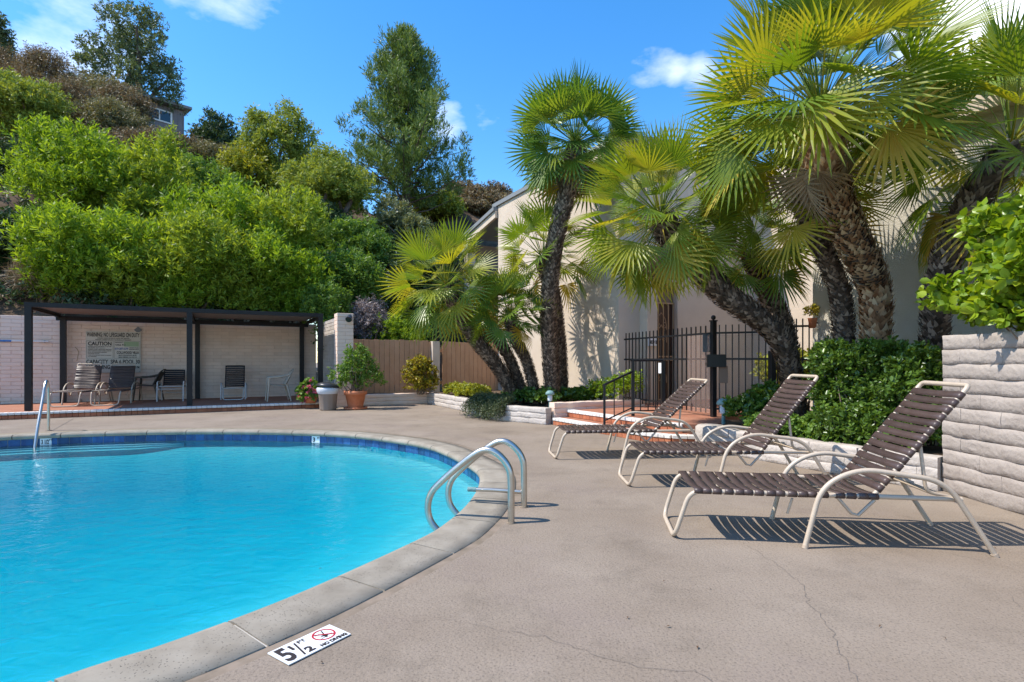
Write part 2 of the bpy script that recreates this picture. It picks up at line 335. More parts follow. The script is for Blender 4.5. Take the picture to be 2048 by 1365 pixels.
LM = dict(
    brownolive=leafmat('dry_olive_leaf', [(.08, .065, .03), (.14, .125, .05), (.17, .16, .055), (.22, .18, .11)], .25, tcol=(1.2, 1.1, .6)),
    lime=leafmat('lime_leaf', [(.10, .15, .014), (.175, .235, .022), (.25, .305, .04)], .48),
    bright=leafmat('bright_leaf', [(.085, .15, .010), (.15, .235, .016), (.23, .31, .03)], .48),
    mid=leafmat('mid_leaf', [(.05, .105, .016), (.095, .17, .028), (.14, .22, .035)], .38),
    dark=leafmat('dark_leaf', [(.018, .038, .014), (.035, .062, .02), (.06, .09, .03)], .2),
    olive=leafmat('olive_leaf', [(.09, .13, .02), (.17, .21, .035), (.26, .29, .05)], .35),
    yellow=leafmat('yellow_green_leaf', [(.12, .14, .015), (.20, .22, .02), (.28, .26, .03)], .35),
    grey=leafmat('grey_green_leaf', [(.075, .09, .042), (.13, .145, .07), (.2, .205, .11)], .28),
    brown=leafmat('dry_leaf', [(.075, .052, .03), (.15, .105, .06), (.17, .145, .055), (.24, .18, .115)], .25, tcol=(1.2, 1, .7), gain=1.2),
    lilac=leafmat('dry_grey_twig', [(.12, .09, .08), (.22, .17, .16), (.30, .24, .22)], .1, tcol=(1, 1, 1)),
    straw=leafmat('straw', [(.22, .15, .08), (.38, .28, .17)], .1, tcol=(1, 1, 1), gain=1.0),
    bluegreen=leafmat('blue_green_leaf', [(.045, .068, .036), (.08, .11, .05), (.125, .155, .07)], .28),
    pine=leafmat('pine_needle', [(.045, .08, .018), (.085, .13, .028), (.14, .19, .04)], .25, gain=1.45),
    hedge=leafmat('hedge_leaf', [(.045, .095, .014), (.09, .165, .022), (.15, .24, .035)], .3, rough=.32, spec=.5, gain=1.0),
    bushy=leafmat('yellow_bush_leaf', [(.10, .17, .012), (.17, .27, .015), (.27, .34, .025)], .42, rough=.35, spec=.5, gain=1.2),
    croton=leafmat('mottled_leaf', [(.06, .05, .012), (.20, .19, .015), (.33, .27, .02), (.10, .06, .02)], .3),
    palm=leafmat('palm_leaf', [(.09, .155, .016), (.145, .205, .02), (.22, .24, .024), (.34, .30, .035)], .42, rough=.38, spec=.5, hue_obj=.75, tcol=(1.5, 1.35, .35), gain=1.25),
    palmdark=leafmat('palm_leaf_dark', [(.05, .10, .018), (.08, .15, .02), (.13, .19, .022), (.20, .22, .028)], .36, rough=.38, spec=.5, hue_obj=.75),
    palmdry=leafmat('palm_leaf_dry', [(.13, .09, .055), (.22, .16, .10), (.30, .23, .16)], .15, tcol=(1.2, 1, .7), hue_obj=.5),
    palmorange=leafmat('palm_leaf_faded', [(.36, .32, .03), (.44, .34, .04), (.44, .27, .04)], .3, tcol=(1.3, 1.1, .5), hue_obj=.5, gain=1.0),
    scale=leafmat('trunk_scale', [(.03, .022, .016), (.085, .062, .047), (.24, .19, .15)], 0, gain=1.8),
    scaletan=leafmat('trunk_scale_tan', [(.18, .095, .05), (.40, .26, .155), (.60, .48, .34)], 0),
    rosemary=leafmat('rosemary_leaf', [(.03, .045, .018), (.055, .075, .03), (.10, .11, .05)], .15),
)

# ------------------------------------------------------------------ ground: deck with the pool opening, pool
inner_pts = [(-1.71,2.06),(-1.45,2.33),(-1.08,2.84),(-.61,3.70),(-.47,4.08),(-.36,4.60),(-.30,5.30),(-.33,5.90),(-.50,6.45),(-.80,7.15),(-1.18,7.82),(-1.72,8.36),(-2.64,9.0),(-3.9,9.36),(-5.39,9.45),(-6.83,9.21),(-8.08,8.72),(-9.3,7.8),(-10.1,6.2),(-9.9,4.2),(-8.6,2.2),(-6.3,.6),(-4.0,.15),(-2.55,.95)]
raw = np.array(cr(inner_pts, True, 12))
seg = np.linalg.norm(np.roll(raw, -1, 0) - raw, axis=1); cum = np.concatenate(([0], np.cumsum(seg))); PER = cum[-1]
def loop_at(s):
    s = np.asarray(s) % PER
    x = np.interp(s, cum, np.append(raw[:, 0], raw[0, 0])); y = np.interp(s, cum, np.append(raw[:, 1], raw[0, 1]))
    return np.stack([x, y], -1)
def loop_n(s):                            # outward normal
    a = loop_at(np.asarray(s) + .12) - loop_at(np.asarray(s) - .12); a /= np.linalg.norm(a, axis=-1, keepdims=True)
    return np.stack([a[..., 1], -a[..., 0]], -1)
def off(s, o): return loop_at(s) + loop_n(s) * o
NS = 300; SS = np.arange(NS) * PER / NS
def ring(o): return off(SS, o)
def ring_strip(name, rings, m, parent=None, smooth=True, close=False):
    mb = MB(); vs = []
    for o, z in rings:
        vs += [(p[0], p[1], z) for p in ring(o)]
    k = len(rings); fs = []
    for j in range(k - (0 if close else 1)):
        j2 = (j+1) % k
        for i in range(NS): fs.append((j*NS+i, j*NS+(i+1) % NS, j2*NS+(i+1) % NS, j2*NS+i))
    mb.add(vs, fs, smooth); return mb.build(name, m, parent)
# deck sheet
mb = MB(); cen = np.array((-4.5, 5.0)); r0 = ring(.40); vs = [(p[0], p[1], 0.0) for p in r0]
for rad in (None, 30.0, 300.0):
    for p in r0:
        dv = p - cen; dv = dv / np.linalg.norm(dv)
        q = p + dv * .6 if rad is None else cen + dv * rad
        vs.append((q[0], q[1], 0.0))
fs = [(j*NS+i, j*NS+(i+1) % NS, (j+1)*NS+(i+1) % NS, (j+1)*NS+i) for j in range(3) for i in range(NS)]
mb.add(vs, fs); deck = tag(mb.build('pool_deck', M['deck']), 'worn beige concrete deck around the pool', kind='structure')
caulk = tag(ring_strip('caulk_joint', [(.33, -.003), (.41, -.003)], M['caulk'], deck), None)
pool = tag(bpy.data.objects.new('swimming_pool', None), kind='structure'); C.objects.link(pool)
tag(ring_strip('pool_wall', [(.03, -.03), (.03, -.27), (-.2, -.31), (-.46, -.345)], M['plaster'], pool))
mb = MB(); r1_ = ring(-.45); c_ = r1_.mean(0); vs = [(p[0], p[1], -.343) for p in r1_] + [tuple(c_*.3 + p*.7) + (-.64,) for p in r1_]
mb.add(vs, [(i, (i+1) % NS, NS + (i+1) % NS, NS + i) for i in range(NS)] + [tuple(range(NS, 2*NS))], True); mb.build('pool_floor', M['plaster'], pool)
ring_strip('mortar_bed', [(.02, -.055), (.015, -.008), (.05, .006), (.33, -.004)], M['grout'], pool)
nseg = int(PER / .62); sl = PER / nseg
prof = [(.0, -.06), (-.022, -.045), (-.028, -.02), (-.012, .006), (.03, .016), (.12, .012), (.22, .008), (.335, .003), (.335, -.06)]
for i in range(nseg):
    s0, s1 = i*sl + .006, (i+1)*sl - .006; mb = MB(); q = 7; vs = []
    for s in np.linspace(s0, s1, q):
        for o, z in prof: p = off(s, o); vs.append((p[0], p[1], z))
    k = len(prof); fs = [(a*k+j, (a+1)*k+j, (a+1)*k+j+1, a*k+j+1) for a in range(q-1) for j in range(k-1)]
    mb.add(vs, fs, True); mb.add([vs[j] for j in range(k)], [tuple(range(k))]); mb.add([vs[(q-1)*k+j] for j in range(k)], [tuple(range(k))[::-1]])
    mb.build('coping_stone', M['coping'], pool)
# waterline tiles, one by one; the wall behind them is grout
ring_strip('tile_grout', [(.022, -.045), (.022, -.185)], M['grout'], pool)
ntile = int(PER / .158); tl = PER / ntile
tm = MB().box((0, 0, 0), (tl - .008, .012, .112)).mesh('tile', M['tile'])
for i in range(ntile):
    s = (i + .5) * tl; p = off(s, .018); n = loop_n(s)
    link('tile', tm, pool, (p[0], p[1], -.112), (0, 0, math.atan2(n[1], n[0]) + math.pi/2))
# underwater entry steps along the far left edge
sa = [s for s in np.arange(0, PER, .15) if -10.2 < loop_at(s)[0] < -5.5 and loop_at(s)[1] > 6.2]
for k, (wd, z) in enumerate([(.11, -.20), (.23, -.222), (.38, -.245)]):
    a = [off(s, .1) for s in sa]; b = []
    for i, s in enumerate(sa):
        e = min(1.0, (i + .0) / 6.0); b.append(off(s, -wd * math.sin(e * math.pi / 2) if e < 1 else -wd))
    mb = MB(); mb.prism([tuple(q) for q in a] + [tuple(q) for q in b[::-1]], -1.1 - .01*k, z); mb.build('pool_step', M['plaster'], pool)
mb = MB(); mb.prism([tuple(p) for p in ring(.021)], -1.15, -.165)
water = tag(mb.build('water', M['water']), 'clear turquoise pool water', kind='structure')
# cracks and joints in the deck
def ribbon(mb, pts, wd, z=.004):
    P = [np.array(p[:2], float) for p in pts]; vs = []
    for i, p in enumerate(P):
        t = P[min(i+1, len(P)-1)] - P[max(i-1, 0)]; t /= np.linalg.norm(t) + 1e-9; n = np.array((-t[1], t[0])) * wd / 2
        vs += [(p[0]+n[0], p[1]+n[1], z), (p[0]-n[0], p[1]-n[1], z)]
    mb.add(vs, [(2*i, 2*i+1, 2*i+3, 2*i+2) for i in range(len(P)-1)])
rc = random.Random(4)
def crack(pix, wd, jit=.012):
    mb = MB(); P = [np.array(ground(*p)[:2]) for p in pix]; out = []
    for a, b in zip(P[:-1], P[1:]):
        n = max(2, int(np.linalg.norm(b - a) / .035))
        for j in range(n): out.append(a + (b - a) * j / n + np.array((rc.uniform(-1, 1), rc.uniform(-1, 1))) * jit)
    ribbon(mb, out + [P[-1]], wd); return mb
mbc = MB()
for pix, wd in [([(1494,1091),(1550,1128),(1605,1172),(1616,1205),(1660,1258),(1685,1310),(1715,1365)], .0022), ([(1024,1266),(1090,1274),(1200,1312),(1280,1336),(1390,1345),(1425,1365)], .0022), ([(880,1235),(1024,1268)], .0012), ([(1900,1108),(2010,1135),(2048,1146)], .0018), ([(2016,1190),(2040,1215)], .0018)]:
    q = crack(pix, wd); mbc.add(q.v, q.f)
tag(mbc.build('crack', M['crack'], deck), 'hairline cracks in the deck', kind='stuff')
mbj = MB(); q = crack([(147, 838), (104, 862)], .012, .0); mbj.add(q.v, q.f); q = crack([(640, 836), (1098, 842)], .006, .0)
mbj.build('expansion_joint', M['crack'], deck)
for i, (px, py) in enumerate([(643,1328),(1420,1180),(1328,1165),(1395,1297),(1760,1255),(1990,1098),(1993,1062),(1338,1256),(905,870),(780,880),(1048,878),(1255,1238),(640,1140),(1890,1280)]):
    x, y, _ = ground(px, py); s = .006 + .006*rc.random(); mb = MB(); a = rc.random()*6
    mb.add([(x-s*math.cos(a), y-s*math.sin(a), .004), (x+s*.5*math.sin(a), y-s*.5*math.cos(a), .010), (x+s*1.4*math.cos(a), y+s*1.4*math.sin(a), .006), (x-s*.5*math.sin(a), y+s*.5*math.cos(a), .012)], [(0,1,2,3)])
    if i in (0, 1, 6): tag(mb.build('fallen_leaf', M['deadleaf']), ['tiny dark dry leaf on deck below the depth marker tiles', 'tiny dark dry leaf alone on open deck', '', '', '', '', 'brown dry leaf in the shadow of the near lounger'][i], 'leaf')
    else: tag(mb.build('fallen_leaf', M['deadleaf'], deck), None)

# ------------------------------------------------------------------ hill
DT = [(-60, 30), (-15, 25), (-6.6, 20), (0, 15), (4, 11.5), (10, 11), (18, 13), (30, 14), (80, 18)]
def hill_z(t, d):
    dc = np.interp(t, [a for a, _ in DT], [b for _, b in DT])
    x = np.asarray(d, float); s = np.where(x < dc - 3, x, dc - 3 + 3*np.tanh((x - dc + 3)/4.0) + .06*np.maximum(x - dc, 0))
    b = .35*np.sin(t*.9 + d*.4)*np.clip(d/4, 0, 1) + .25*np.sin(t*2.1 - d*1.3)*np.clip(d/4, 0, 1)
    return 1.95 + .68*s + b
def XY2td(x, y):
    dx, dy = x - W0[0], y - W0[1]; return U[0]*dx + U[1]*dy, NB[0]*dx + NB[1]*dy
def gz(x, y):
    t, d = XY2td(x, y); return float(hill_z(t, d))
def terrain(name, ts, ds, m):
    T, D = np.meshgrid(ts, ds, indexing='ij'); Z = hill_z(T, D); a, b = T.shape; vs = []
    for i in range(a):
        for j in range(b): vs.append(TD(T[i, j], D[i, j], float(Z[i, j])))
    fs = [(i*b+j, (i+1)*b+j, (i+1)*b+j+1, i*b+j+1) for i in range(a-1) for j in range(b-1)]
    mb = MB(); mb.add(vs, fs, True); return mb.build(name, m)
dsA = np.concatenate((np.arange(.32, 30, .8), np.arange(30, 90, 6)))
tag(terrain('hillside', np.concatenate((np.arange(-70, -8, 4), np.arange(-8, 7.7, .8))), dsA, M['soil']), 'dry brown slope behind the pool wall', kind='structure')
dsB = np.concatenate((np.arange(-1.9, 30, .8), np.arange(30, 90, 6)))
tag(terrain('hillside', np.concatenate((np.arange(7.6, 24, .8), np.arange(24, 80, 4))), dsB, M['soil']), 'dry slope behind the tan fence', kind='structure')

# ------------------------------------------------------------------ block walls
def bevbox(l, h, d, bev, rng, bulge=.0):
    bm = bmesh.new(); bmesh.ops.create_cube(bm, size=1)
    for v in bm.verts: v.co = Vector((v.co.x*l, v.co.y*d, v.co.z*h))
    bmesh.ops.bevel(bm, geom=bm.edges[:], offset=bev, segments=1, affect='EDGES')
    for v in bm.verts:
        v.co += Vector((rng.uniform(-1, 1)*bulge*.6, rng.uniform(-1, 1)*bulge, rng.uniform(-1, 1)*bulge*.7))
    vs = [tuple(v.co) for v in bm.verts]; idx = {v: i for i, v in enumerate(bm.verts)}
    fs = [tuple(idx[v] for v in f.verts) for f in bm.faces]; bm.free(); return vs, fs
def slump(l, h, d, rng, amp, x0, row):
    nx, ny = 8, 5; vs = []; o = rng.uniform(-1, 1)*amp*.35
    prof = [(-.5, .452), (-.46, .487), (-.15, .5), (.15, .497), (.47, .490), (.5, .455)]
    prof = [(z*h, y*d) for z, y in prof]; k = len(prof)*2; r = row*2.37
    for i in range(nx):
        x = -l/2 + l*i/(nx-1); X = x + x0
        for sgn, pr in ((-1, prof), (1, prof[::-1])):
            for z, y in pr:
                q = amp*(math.sin(X*7 + r) + .7*math.sin(X*19 + z*30 + r*3) + .6*math.sin(z*55 + X*11 + r*5) + .5*rng.uniform(-1, 1))*.6 + o
                vs.append((x, sgn*(y + q), z + amp*.5*math.sin(X*9 + r) + amp*.3*math.sin(X*27 + r*2)))
    fs = [(i*k+j, i*k+(j+1) % k, (i+1)*k+(j+1) % k, (i+1)*k+j) for i in range(nx-1) for j in range(k)]
    n0 = len(vs); vs += vs[:k] + vs[(nx-1)*k:nx*k]
    return vs, fs + [tuple(n0+j for j in range(k))[::-1], tuple(n0+k+j for j in range(k))]
def block_wall(root, P, Q, z0, z1, th, ch, bl, m, mm, seed=1, bulge=.004, bev=.008, cap=300, rough=0.0):
    """wall of separate blocks between two plan points; a recessed mortar core inside"""
    rng = random.Random(seed); P = Vector(P[:2]).to_3d(); Q = Vector(Q[:2]).to_3d(); Lw = (Q - P).length; a = math.atan2(Q.y-P.y, Q.x-P.x)
    u = (Q - P).normalized(); nrow = max(1, round((z1 - z0)/ch)); ch = (z1 - z0)/nrow
    core = MB(); c = (P+Q)/2; core.box((c.x, c.y, (z0+z1)/2 - .006), (Lw - .02, th*(.62 if rough else 1) - .022, z1 - z0 - .014), a); core.build('mortar_core', mm, root)
    nb = max(1, round(Lw/bl)); bl = Lw/nb
    if rough: full = half = [None]
    else: full = [MB().add(*bevbox(bl - .006, ch - .006, th, bev, rng, bulge)).mesh('block', m) for _ in range(5)]
    if not rough: half = [MB().add(*bevbox(bl/2 - .006, ch - .006, th, bev, rng, bulge)).mesh('block', m) for _ in range(2)]
    items = []
    for r in range(nrow):
        z = z0 + ch*(r + .5)
        if r % 2 == 0: xs = [((i + .5)*bl, full) for i in range(nb)]
        else: xs = [(bl/4, half)] + [((i + 1)*bl, full) for i in range(nb-1)] + [(Lw - bl/4, half)]
        for x, ms in xs:
            if rough:
                l_ = bl if (r % 2 == 0 or bl*.3 < x < Lw - bl*.3) else bl/2
                me = MB().add(*slump(l_ - .0025, ch + .002, th, rng, rough, x, r), smooth=True).mesh('block', m)
            else: me = ms[rng.randrange(len(ms))]
            items.append((P + u*x + Vector((0, 0, z)), me))
    items.sort(key=lambda it: it[0].length)
    l = root.location; rest = MB()
    for k, (p, me) in enumerate(items):
        if rough: bulge = .0
        j = Vector((-u.y, u.x, 0))*rng.uniform(-1, 1)*bulge*.9
        q = p + j
        if k < cap: link('block', me, root, q - l - Vector((0, 0, 0)), (rng.uniform(-1, 1)*bulge*.5, rng.uniform(-1, 1)*bulge*1.0, a + rng.uniform(-1, 1)*bulge*.8))
        else:
            Mx = Matrix.Translation(q) @ Matrix.Rotation(a, 4, 'Z'); rest.add([Mx @ v.co for v in me.vertices], [tuple(f.vertices) for f in me.polygons])
    if rest.v: tag(rest.build('block_courses', m, root), None, kind='stuff')
# back wall (behind the awning) and wing wall with its pillar
bw = thing('block_wall', TD(2, .12), 'long pinkish painted block wall behind the awning and chairs', 'wall')
block_wall(bw, TD(-3, .13), TD(7.42, .13), 0, 2.33, .22, .097, .40, M['pinkwall'], M['mortar'], 1, .0022, .006)
ww = thing('wing_wall', TD(7.6, -1.5), 'short painted block wing wall ending in a pillar at the awning end', 'wall')
block_wall(ww, TD(7.55, -2.78), TD(7.55, .0), 0, 2.33, .2, .097, .40, M['planterblock'], M['wmortar'], 2, .003, .006)
block_wall(ww, TD(7.44, -3.0), TD(7.86, -3.0), 0, 2.44, .40, .097, .42, M['pinkwall'], M['mortar'], 3, .003, .006)
# right slump block wall
rw = thing('slump_block_wall', (4.1, 3.4, 0), 'thick white painted slump block wall at the right, leafy bush above', 'wall')
block_wall(rw, (4.12, .6), (4.10, 5.10), 0, 1.43, .26, .128, .41, M['whiteblock'], M['wmortar'], 5, .004, .018, rough=.006)
# low planter walls
pw1 = thing('planter_wall', (-3.1, 15.0, 0), 'low pinkish planter wall below the tan board fence', 'wall')
block_wall(pw1, (-4.0, 14.75), (-2.22, 15.65), 0, .30, .2, .10, .4, M['pinkwall'], M['mortar'], 6, .003, .012, rough=.005)
pw2 = thing('planter_wall', (-.8, 12.7, 0), 'low sunlit white planter wall with palms growing behind it', 'wall')
PW2 = [(-2.30, 15.5), (-1.14, 13.3), (-.25, 11.2), (.69, 10.40)]
for i, (a, b) in enumerate(zip(PW2[:-1], PW2[1:])): block_wall(pw2, a, b, 0, .31, .18, .105, .4, M['planterblock'], M['wmortar'], 7+i, .004, .014, rough=.006)
pw3 = thing('planter_wall', (1.7, 11, 0), 'low planter wall beside the brick steps under the house', 'wall')
block_wall(pw3, (.76, 10.52), (2.72, 11.57), 0, .40, .18, .105, .4, M['pinkwall'], M['mortar'], 11, .004, .014, rough=.006)
lw = thing('planter_wall', (3.2, 6.3, 0), 'low curved white planter wall behind the loungers', 'wall')
LWP = [(2.72, 7.55), (2.86, 7.12), (3.10, 6.62), (3.36, 6.15), (3.60, 5.68), (3.98, 5.12)]
for i, (a, b) in enumerate(zip(LWP[:-1], LWP[1:])): block_wall(lw, a, b, 0, .31, .18, .105, .29, M['planterblock'], M['wmortar'], 20+i, .004, .014, rough=.006)
mb = MB(); mb.lathe((2.74, 7.62, 0), [(.20, 0), (.205, .15), (.20, .29), (.17, .315), (.0, .32)], 18); mb.build('rounded_end', M['planterblock'], lw)
# soil fills of planters
mb = MB(); mb.prism([(-4.0, 14.8), (-2.25, 15.7), (-1.05, 13.35), (-.2, 11.3), (.69, 10.5), (2.7, 11.6), (2.4, 12.4), (-.4, 17.6), (-4.6, 15.5)], 0.01, .27)
tag(mb.build('planter_soil', M['soil']), 'soil in the palm planter', kind='structure')
mb = MB(); mb.prism([(2.80, 7.6), (2.92, 7.14), (3.42, 6.2), (4.02, 5.2), (7, 5.0), (5.0, 8.75), (3.4, 8.8)], 0.01, .26)
tag(mb.build('planter_soil', M['soil']), 'soil in the planter behind the loungers', kind='structure')

# ------------------------------------------------------------------ raised patio under the awning
PZ = .14
pat = thing('raised_patio', TD(2.2, -1.6), 'raised red paved patio with white brick nosing under the awning', 'patio')
mb = MB()
x0, x1 = -3.2, 7.38
mb.prism([TD(x0, -3.08)[:2], TD(x1, -3.08)[:2], TD(x1, 0.02)[:2], TD(x0, .02)[:2]], .0, PZ - .004); mb.build('paving', M['pave'], pat)
nt_ = MB().add(*bevbox(.098, .05, .16, .006, random.Random(1), .001)).mesh('nosing_tile', M['whitenose'])
rt_ = MB().add(*bevbox(.098, .078, .05, .003, random.Random(2), .001)).mesh('riser_tile', M['brick'])
loc0 = pat.location
i = 0; t = x0 + .05
while t < x1 - .03:
    link('nosing_tile', nt_, pat, Vector(TD(t, -3.13, PZ - .022)) - loc0, (0, 0, ANG))
    link('riser_tile', rt_, pat, Vector(TD(t, -3.165, .040)) - loc0, (0, 0, ANG)); t += .104
# ------------------------------------------------------------------ awning (dark steel frame)
aw = thing('awning', TD(3.9, -1.35, PZ), 'long flat dark bronze steel shade awning on square posts', 'awning')
t0, t1, d0, d1, ZT = 1.0, 6.98, -2.85, -.12, 2.44
ta, tb, tm2 = 1.18, 7.10, 4.13
def post(t, d, z1=ZT, s=.118): MB().box(TD(t, d, (PZ + z1)/2), (s, s, z1 - PZ), ANG).build('post', M['bronze'], aw)
for t in (ta, tm2, tb): post(t, -2.75)
post(ta + .08, -.14, ZT - .1, .12); post(tm2+.1, -.14, ZT - .1, .12); post(tb - .12, -.14, ZT - .1, .12)
def beam(a, b, z, hh, ww, name='beam'):
    A, B = Vector(a), Vector(b); c = (A+B)/2; MB().box((c.x, c.y, z), ((B-A).length, ww, hh), math.atan2(B.y-A.y, B.x-A.x)).build(name, M['bronze'], aw)
beam(TD(ta - .065, -2.752), TD(tb + .065, -2.752), ZT - .048, .096, .126)
beam(TD(ta - .06, -.14), TD(tb + .06, -.14), ZT - .16, .112, .1)
for t in (ta, tb, tm2): beam(TD(t, -2.68), TD(t, -.19), ZT - .10, .09, .08)
mb = MB(); A = [TD(ta + .05, -2.67)[:2], TD(tb - .05, -2.67)[:2], TD(tb - .05, -.2)[:2], TD(ta + .05, -.2)[:2]]
mb.prism(A, ZT - .052, ZT - .022); mb.build('roof_panel', M['roofpan'], aw)
# things on the wall
def text(body, size, m, parent, loc, rot, align='LEFT', sx=1.0, bold=.0, ext=.0015, name='lettering', fit=None):
    cu = bpy.data.curves.new('text', 'FONT'); cu.body = body; cu.size = size; cu.align_x = align; cu.align_y = 'BOTTOM_BASELINE'; cu.extrude = ext; cu.offset = bold; cu.resolution_u = 3
    o = bpy.data.objects.new('tmp', cu); C.objects.link(o); dg = bpy.context.evaluated_depsgraph_get()
    me = bpy.data.meshes.new_from_object(o.evaluated_get(dg)); bpy.data.objects.remove(o); me.materials.clear(); me.materials.append(m)
    if fit:
        xs = [v.co.x for v in me.vertices]; sx = fit/(max(xs) - min(xs)) if xs else 1
    q = link(name, me, parent, loc, rot, (sx, 1, 1)); return q
SX, SZ0 = 1.19, .88
sg = thing('warning_sign', TD(1.70, .0, SZ0), 'cream pool rules board with black lettering on the back wall', 'sign', rz=ANG)
sh = 1.09
mb = MB(); mb.box((SX/2, -.012, sh/2), (SX, .02, sh)); mb.build('board', M['sign'], sg, False)
RX = (R(90), 0, 0)
def st(body, x, z, size, fit=None, align='LEFT', m='ink', bold=.004):
    return text(body, size, M[m], sg, (x, -.0245, z), RX, align, fit=fit, bold=bold)
st('WARNING: NO LIFEGUARD ON DUTY', .02, .955, .155, fit=1.15, bold=.0035)
st('CHILDREN UNDER THE AGE OF 14 SHALL NOT USE POOL', .24, .905, .034, fit=.70, bold=.001)
st('WITHOUT A PARENT OR ADULT GUARDIAN IN ATTENDANCE', .20, .862, .034, fit=.78, bold=.001)
st('CAUTION', .045, .725, .135, fit=.50, bold=.004)
for k, s_ in enumerate(['BATHING ALONE IS PROHIBITED AT ANY TIME', 'UNSUPERVISED USE BY CHILDREN IS', 'PROHIBITED. ELDERLY PERSONS AND THOSE WITH', 'HEALTH CONDITIONS SHOULD CONSULT A DOCTOR', 'DO NOT USE WHILE UNDER THE INFLUENCE', 'OF ALCOHOL OR DRUGS', 'LONG EXPOSURE MAY RESULT IN NAUSEA', 'OR FAINTING']):
    st(s_, .045, .685 - k*.038, .026, fit=[.5,.36,.5,.5,.4,.24,.5,.18][k], bold=.0008)
for (x, z, wx, wz) in [(.02, .385, .56, .005), (.02, .845, .56, .005), (.02, .615, .005, .46), (.58, .615, .005, .46), (.605, .385, .57, .005), (.605, .845, .57, .005), (.605, .615, .005, .46), (1.172, .615, .005, .46)]:
    cx = x + wx/2 if wx > wz else x; mb = MB(); mb.box((cx, -.023, z), (wx, .003, wz)); mb.build('rule_line', M['ink'], sg, False)
MB().box((.985, -.0235, .765), (.33, .004, .13)).build('green_sticker', M['green'], sg, False)
st('EMERGENCY', .625, .80, .032, bold=.001); st('CALL 911', .63, .725, .055, bold=.002)
st('619-287-2279', .62, .615, .075, fit=.29, m='bluink', bold=.002)
st('NEAREST PHONE', .935, .655, .03, fit=.21, bold=.001); st('MANAGER OFFICE', .935, .615, .03, fit=.21, bold=.001)
st('COLLWOOD VILLA', .66, .505, .095, fit=.49, bold=.003)
st('5073 COLLWOOD BLVD', .70, .45, .042, fit=.40, bold=.0015); st('SAN DIEGO, CA 92115', .70, .40, .042, fit=.40, bold=.0015)
st('CAPACITY  SPA 6 POOL 30', .01, .245, .148, fit=1.16, bold=.0035)
st('NO DIVING', .01, .105, .148, fit=.50, bold=.0035); st('POOL HOURS 8 AM - 10 PM', .56, .115, .085, fit=.60, bold=.002)
mb = MB()
for x, z in ((.03, 1.06), (1.16, 1.06), (.03, .03), (1.16, .03)): mb.ball((x, -.024, z), .010, 6, 4)
mb.build('screw', M['grey'], sg, False)
dp = thing('diamond_plate', TD(2.83, .0, 2.03), 'small grey diamond plate high on the back wall', 'plate', rz=ANG)
MB().box((0, -.008, 0), (.13, .016, .13), m=Matrix.Rotation(R(45), 3, 'Y')).build('plate', M['grey'], dp, False)
pp = thing('pool_pole', TD(.2, -.02, 1.72), 'blue and white pool cleaning pole hung on the back wall', 'pole')
def pat_t(px): # t on the wall for a photo column
    k = (px - 1024)/F; return (k*W0[1] - W0[0])/(U[0] - k*U[1])
za = py2(683, TD(pat_t(60), 0)[1])
MB().tube([TD(pat_t(-120), -.05, za), TD(pat_t(24), -.05, za)], .022).build('grip', M['poolblue'], pp)
MB().tube([TD(pat_t(24), -.05, za), TD(pat_t(98), -.05, za)], .016).build('shaft', M['polewhite'], pp)
MB().tube([TD(pat_t(80), -.045, za - .035), TD(pat_t(130), -.045, za - .045)], .008).build('tip', M['tan'], pp)
for px in (10, 90): MB().box(TD(pat_t(px), -.03, za), (.03, .05, .05), ANG).build('hook', M['grey'], pp)
hz = thing('hose_loop', TD(pat_t(155), -.03, 1.4), 'thin yellowish hose loop hung on wall left of the sign', 'hose')
MB().tube(cr([TD(pat_t(150), -.02, 1.56), TD(pat_t(157), -.03, 1.45), TD(pat_t(156), -.03, 1.30), TD(pat_t(154), -.02, 1.2)], k=5), .007, 6).build('hose', M['goldiron'], hz)
fl = thing('floodlight', TD(7.72, -3.2, 2.32), 'small dark floodlight on top of the wall pillar', 'floodlight', rz=ANG)
MB().box((.02, .0, .02), (.07, .05, .07)).build('bracket', M['grey'], fl, False)
mb = MB(); mb.tube([(.04, -.03, .05), (-.01, -.12, -.05)], [.05, .085], 12); mb.build('lamp_head', M['lid'], fl, False)
mb = MB(); mb.tube([(-.01, -.121, -.052), (-.012, -.127, -.056)], [.078, .078], 12); mb.build('lens', M['glass'], fl, False)
# ------------------------------------------------------------------ board fence
fe = thing('board_fence', (-2.4, 16.3, 0), 'tan painted vertical board fence behind the potted shrub', 'fence')
fu = Vector((.881, .473)); f0 = Vector((-4.55, 15.30)); Lf = 5.05
bd = [MB().add(*bevbox(.138, 1.0, .024, .003, random.Random(k), .0015)).mesh('board', M['fence']) for k in range(4)]
rf = random.Random(3); s = .07; k = 0
while s < Lf:
    if not (2.42 < s < 2.72):
        p = f0 + fu*s; hgt = 1.52 + rf.uniform(-.012, .012) - (.0 if s < 2.4 else .03)
        link('board', bd[rf.randrange(4)], fe, (p.x + 2.4, p.y - 16.3, .28 + hgt/2), (0, rf.uniform(-.004, .004), ANG + rf.uniform(-.02, .02)), (1, 1, hgt))
    s += .1465
for z in (.55, 1.5):
    c = f0 + fu*(Lf/2) + Vector((-.473, .881))*.05; MB().box((c.x, c.y, z), (Lf, .05, .09), ANG).build('rail', M['fence'], fe)
p = f0 + fu*2.57; MB().box((p.x, p.y - .08, .92), (.22, .20, 1.72), ANG).build('post', M['palepost'], fe)

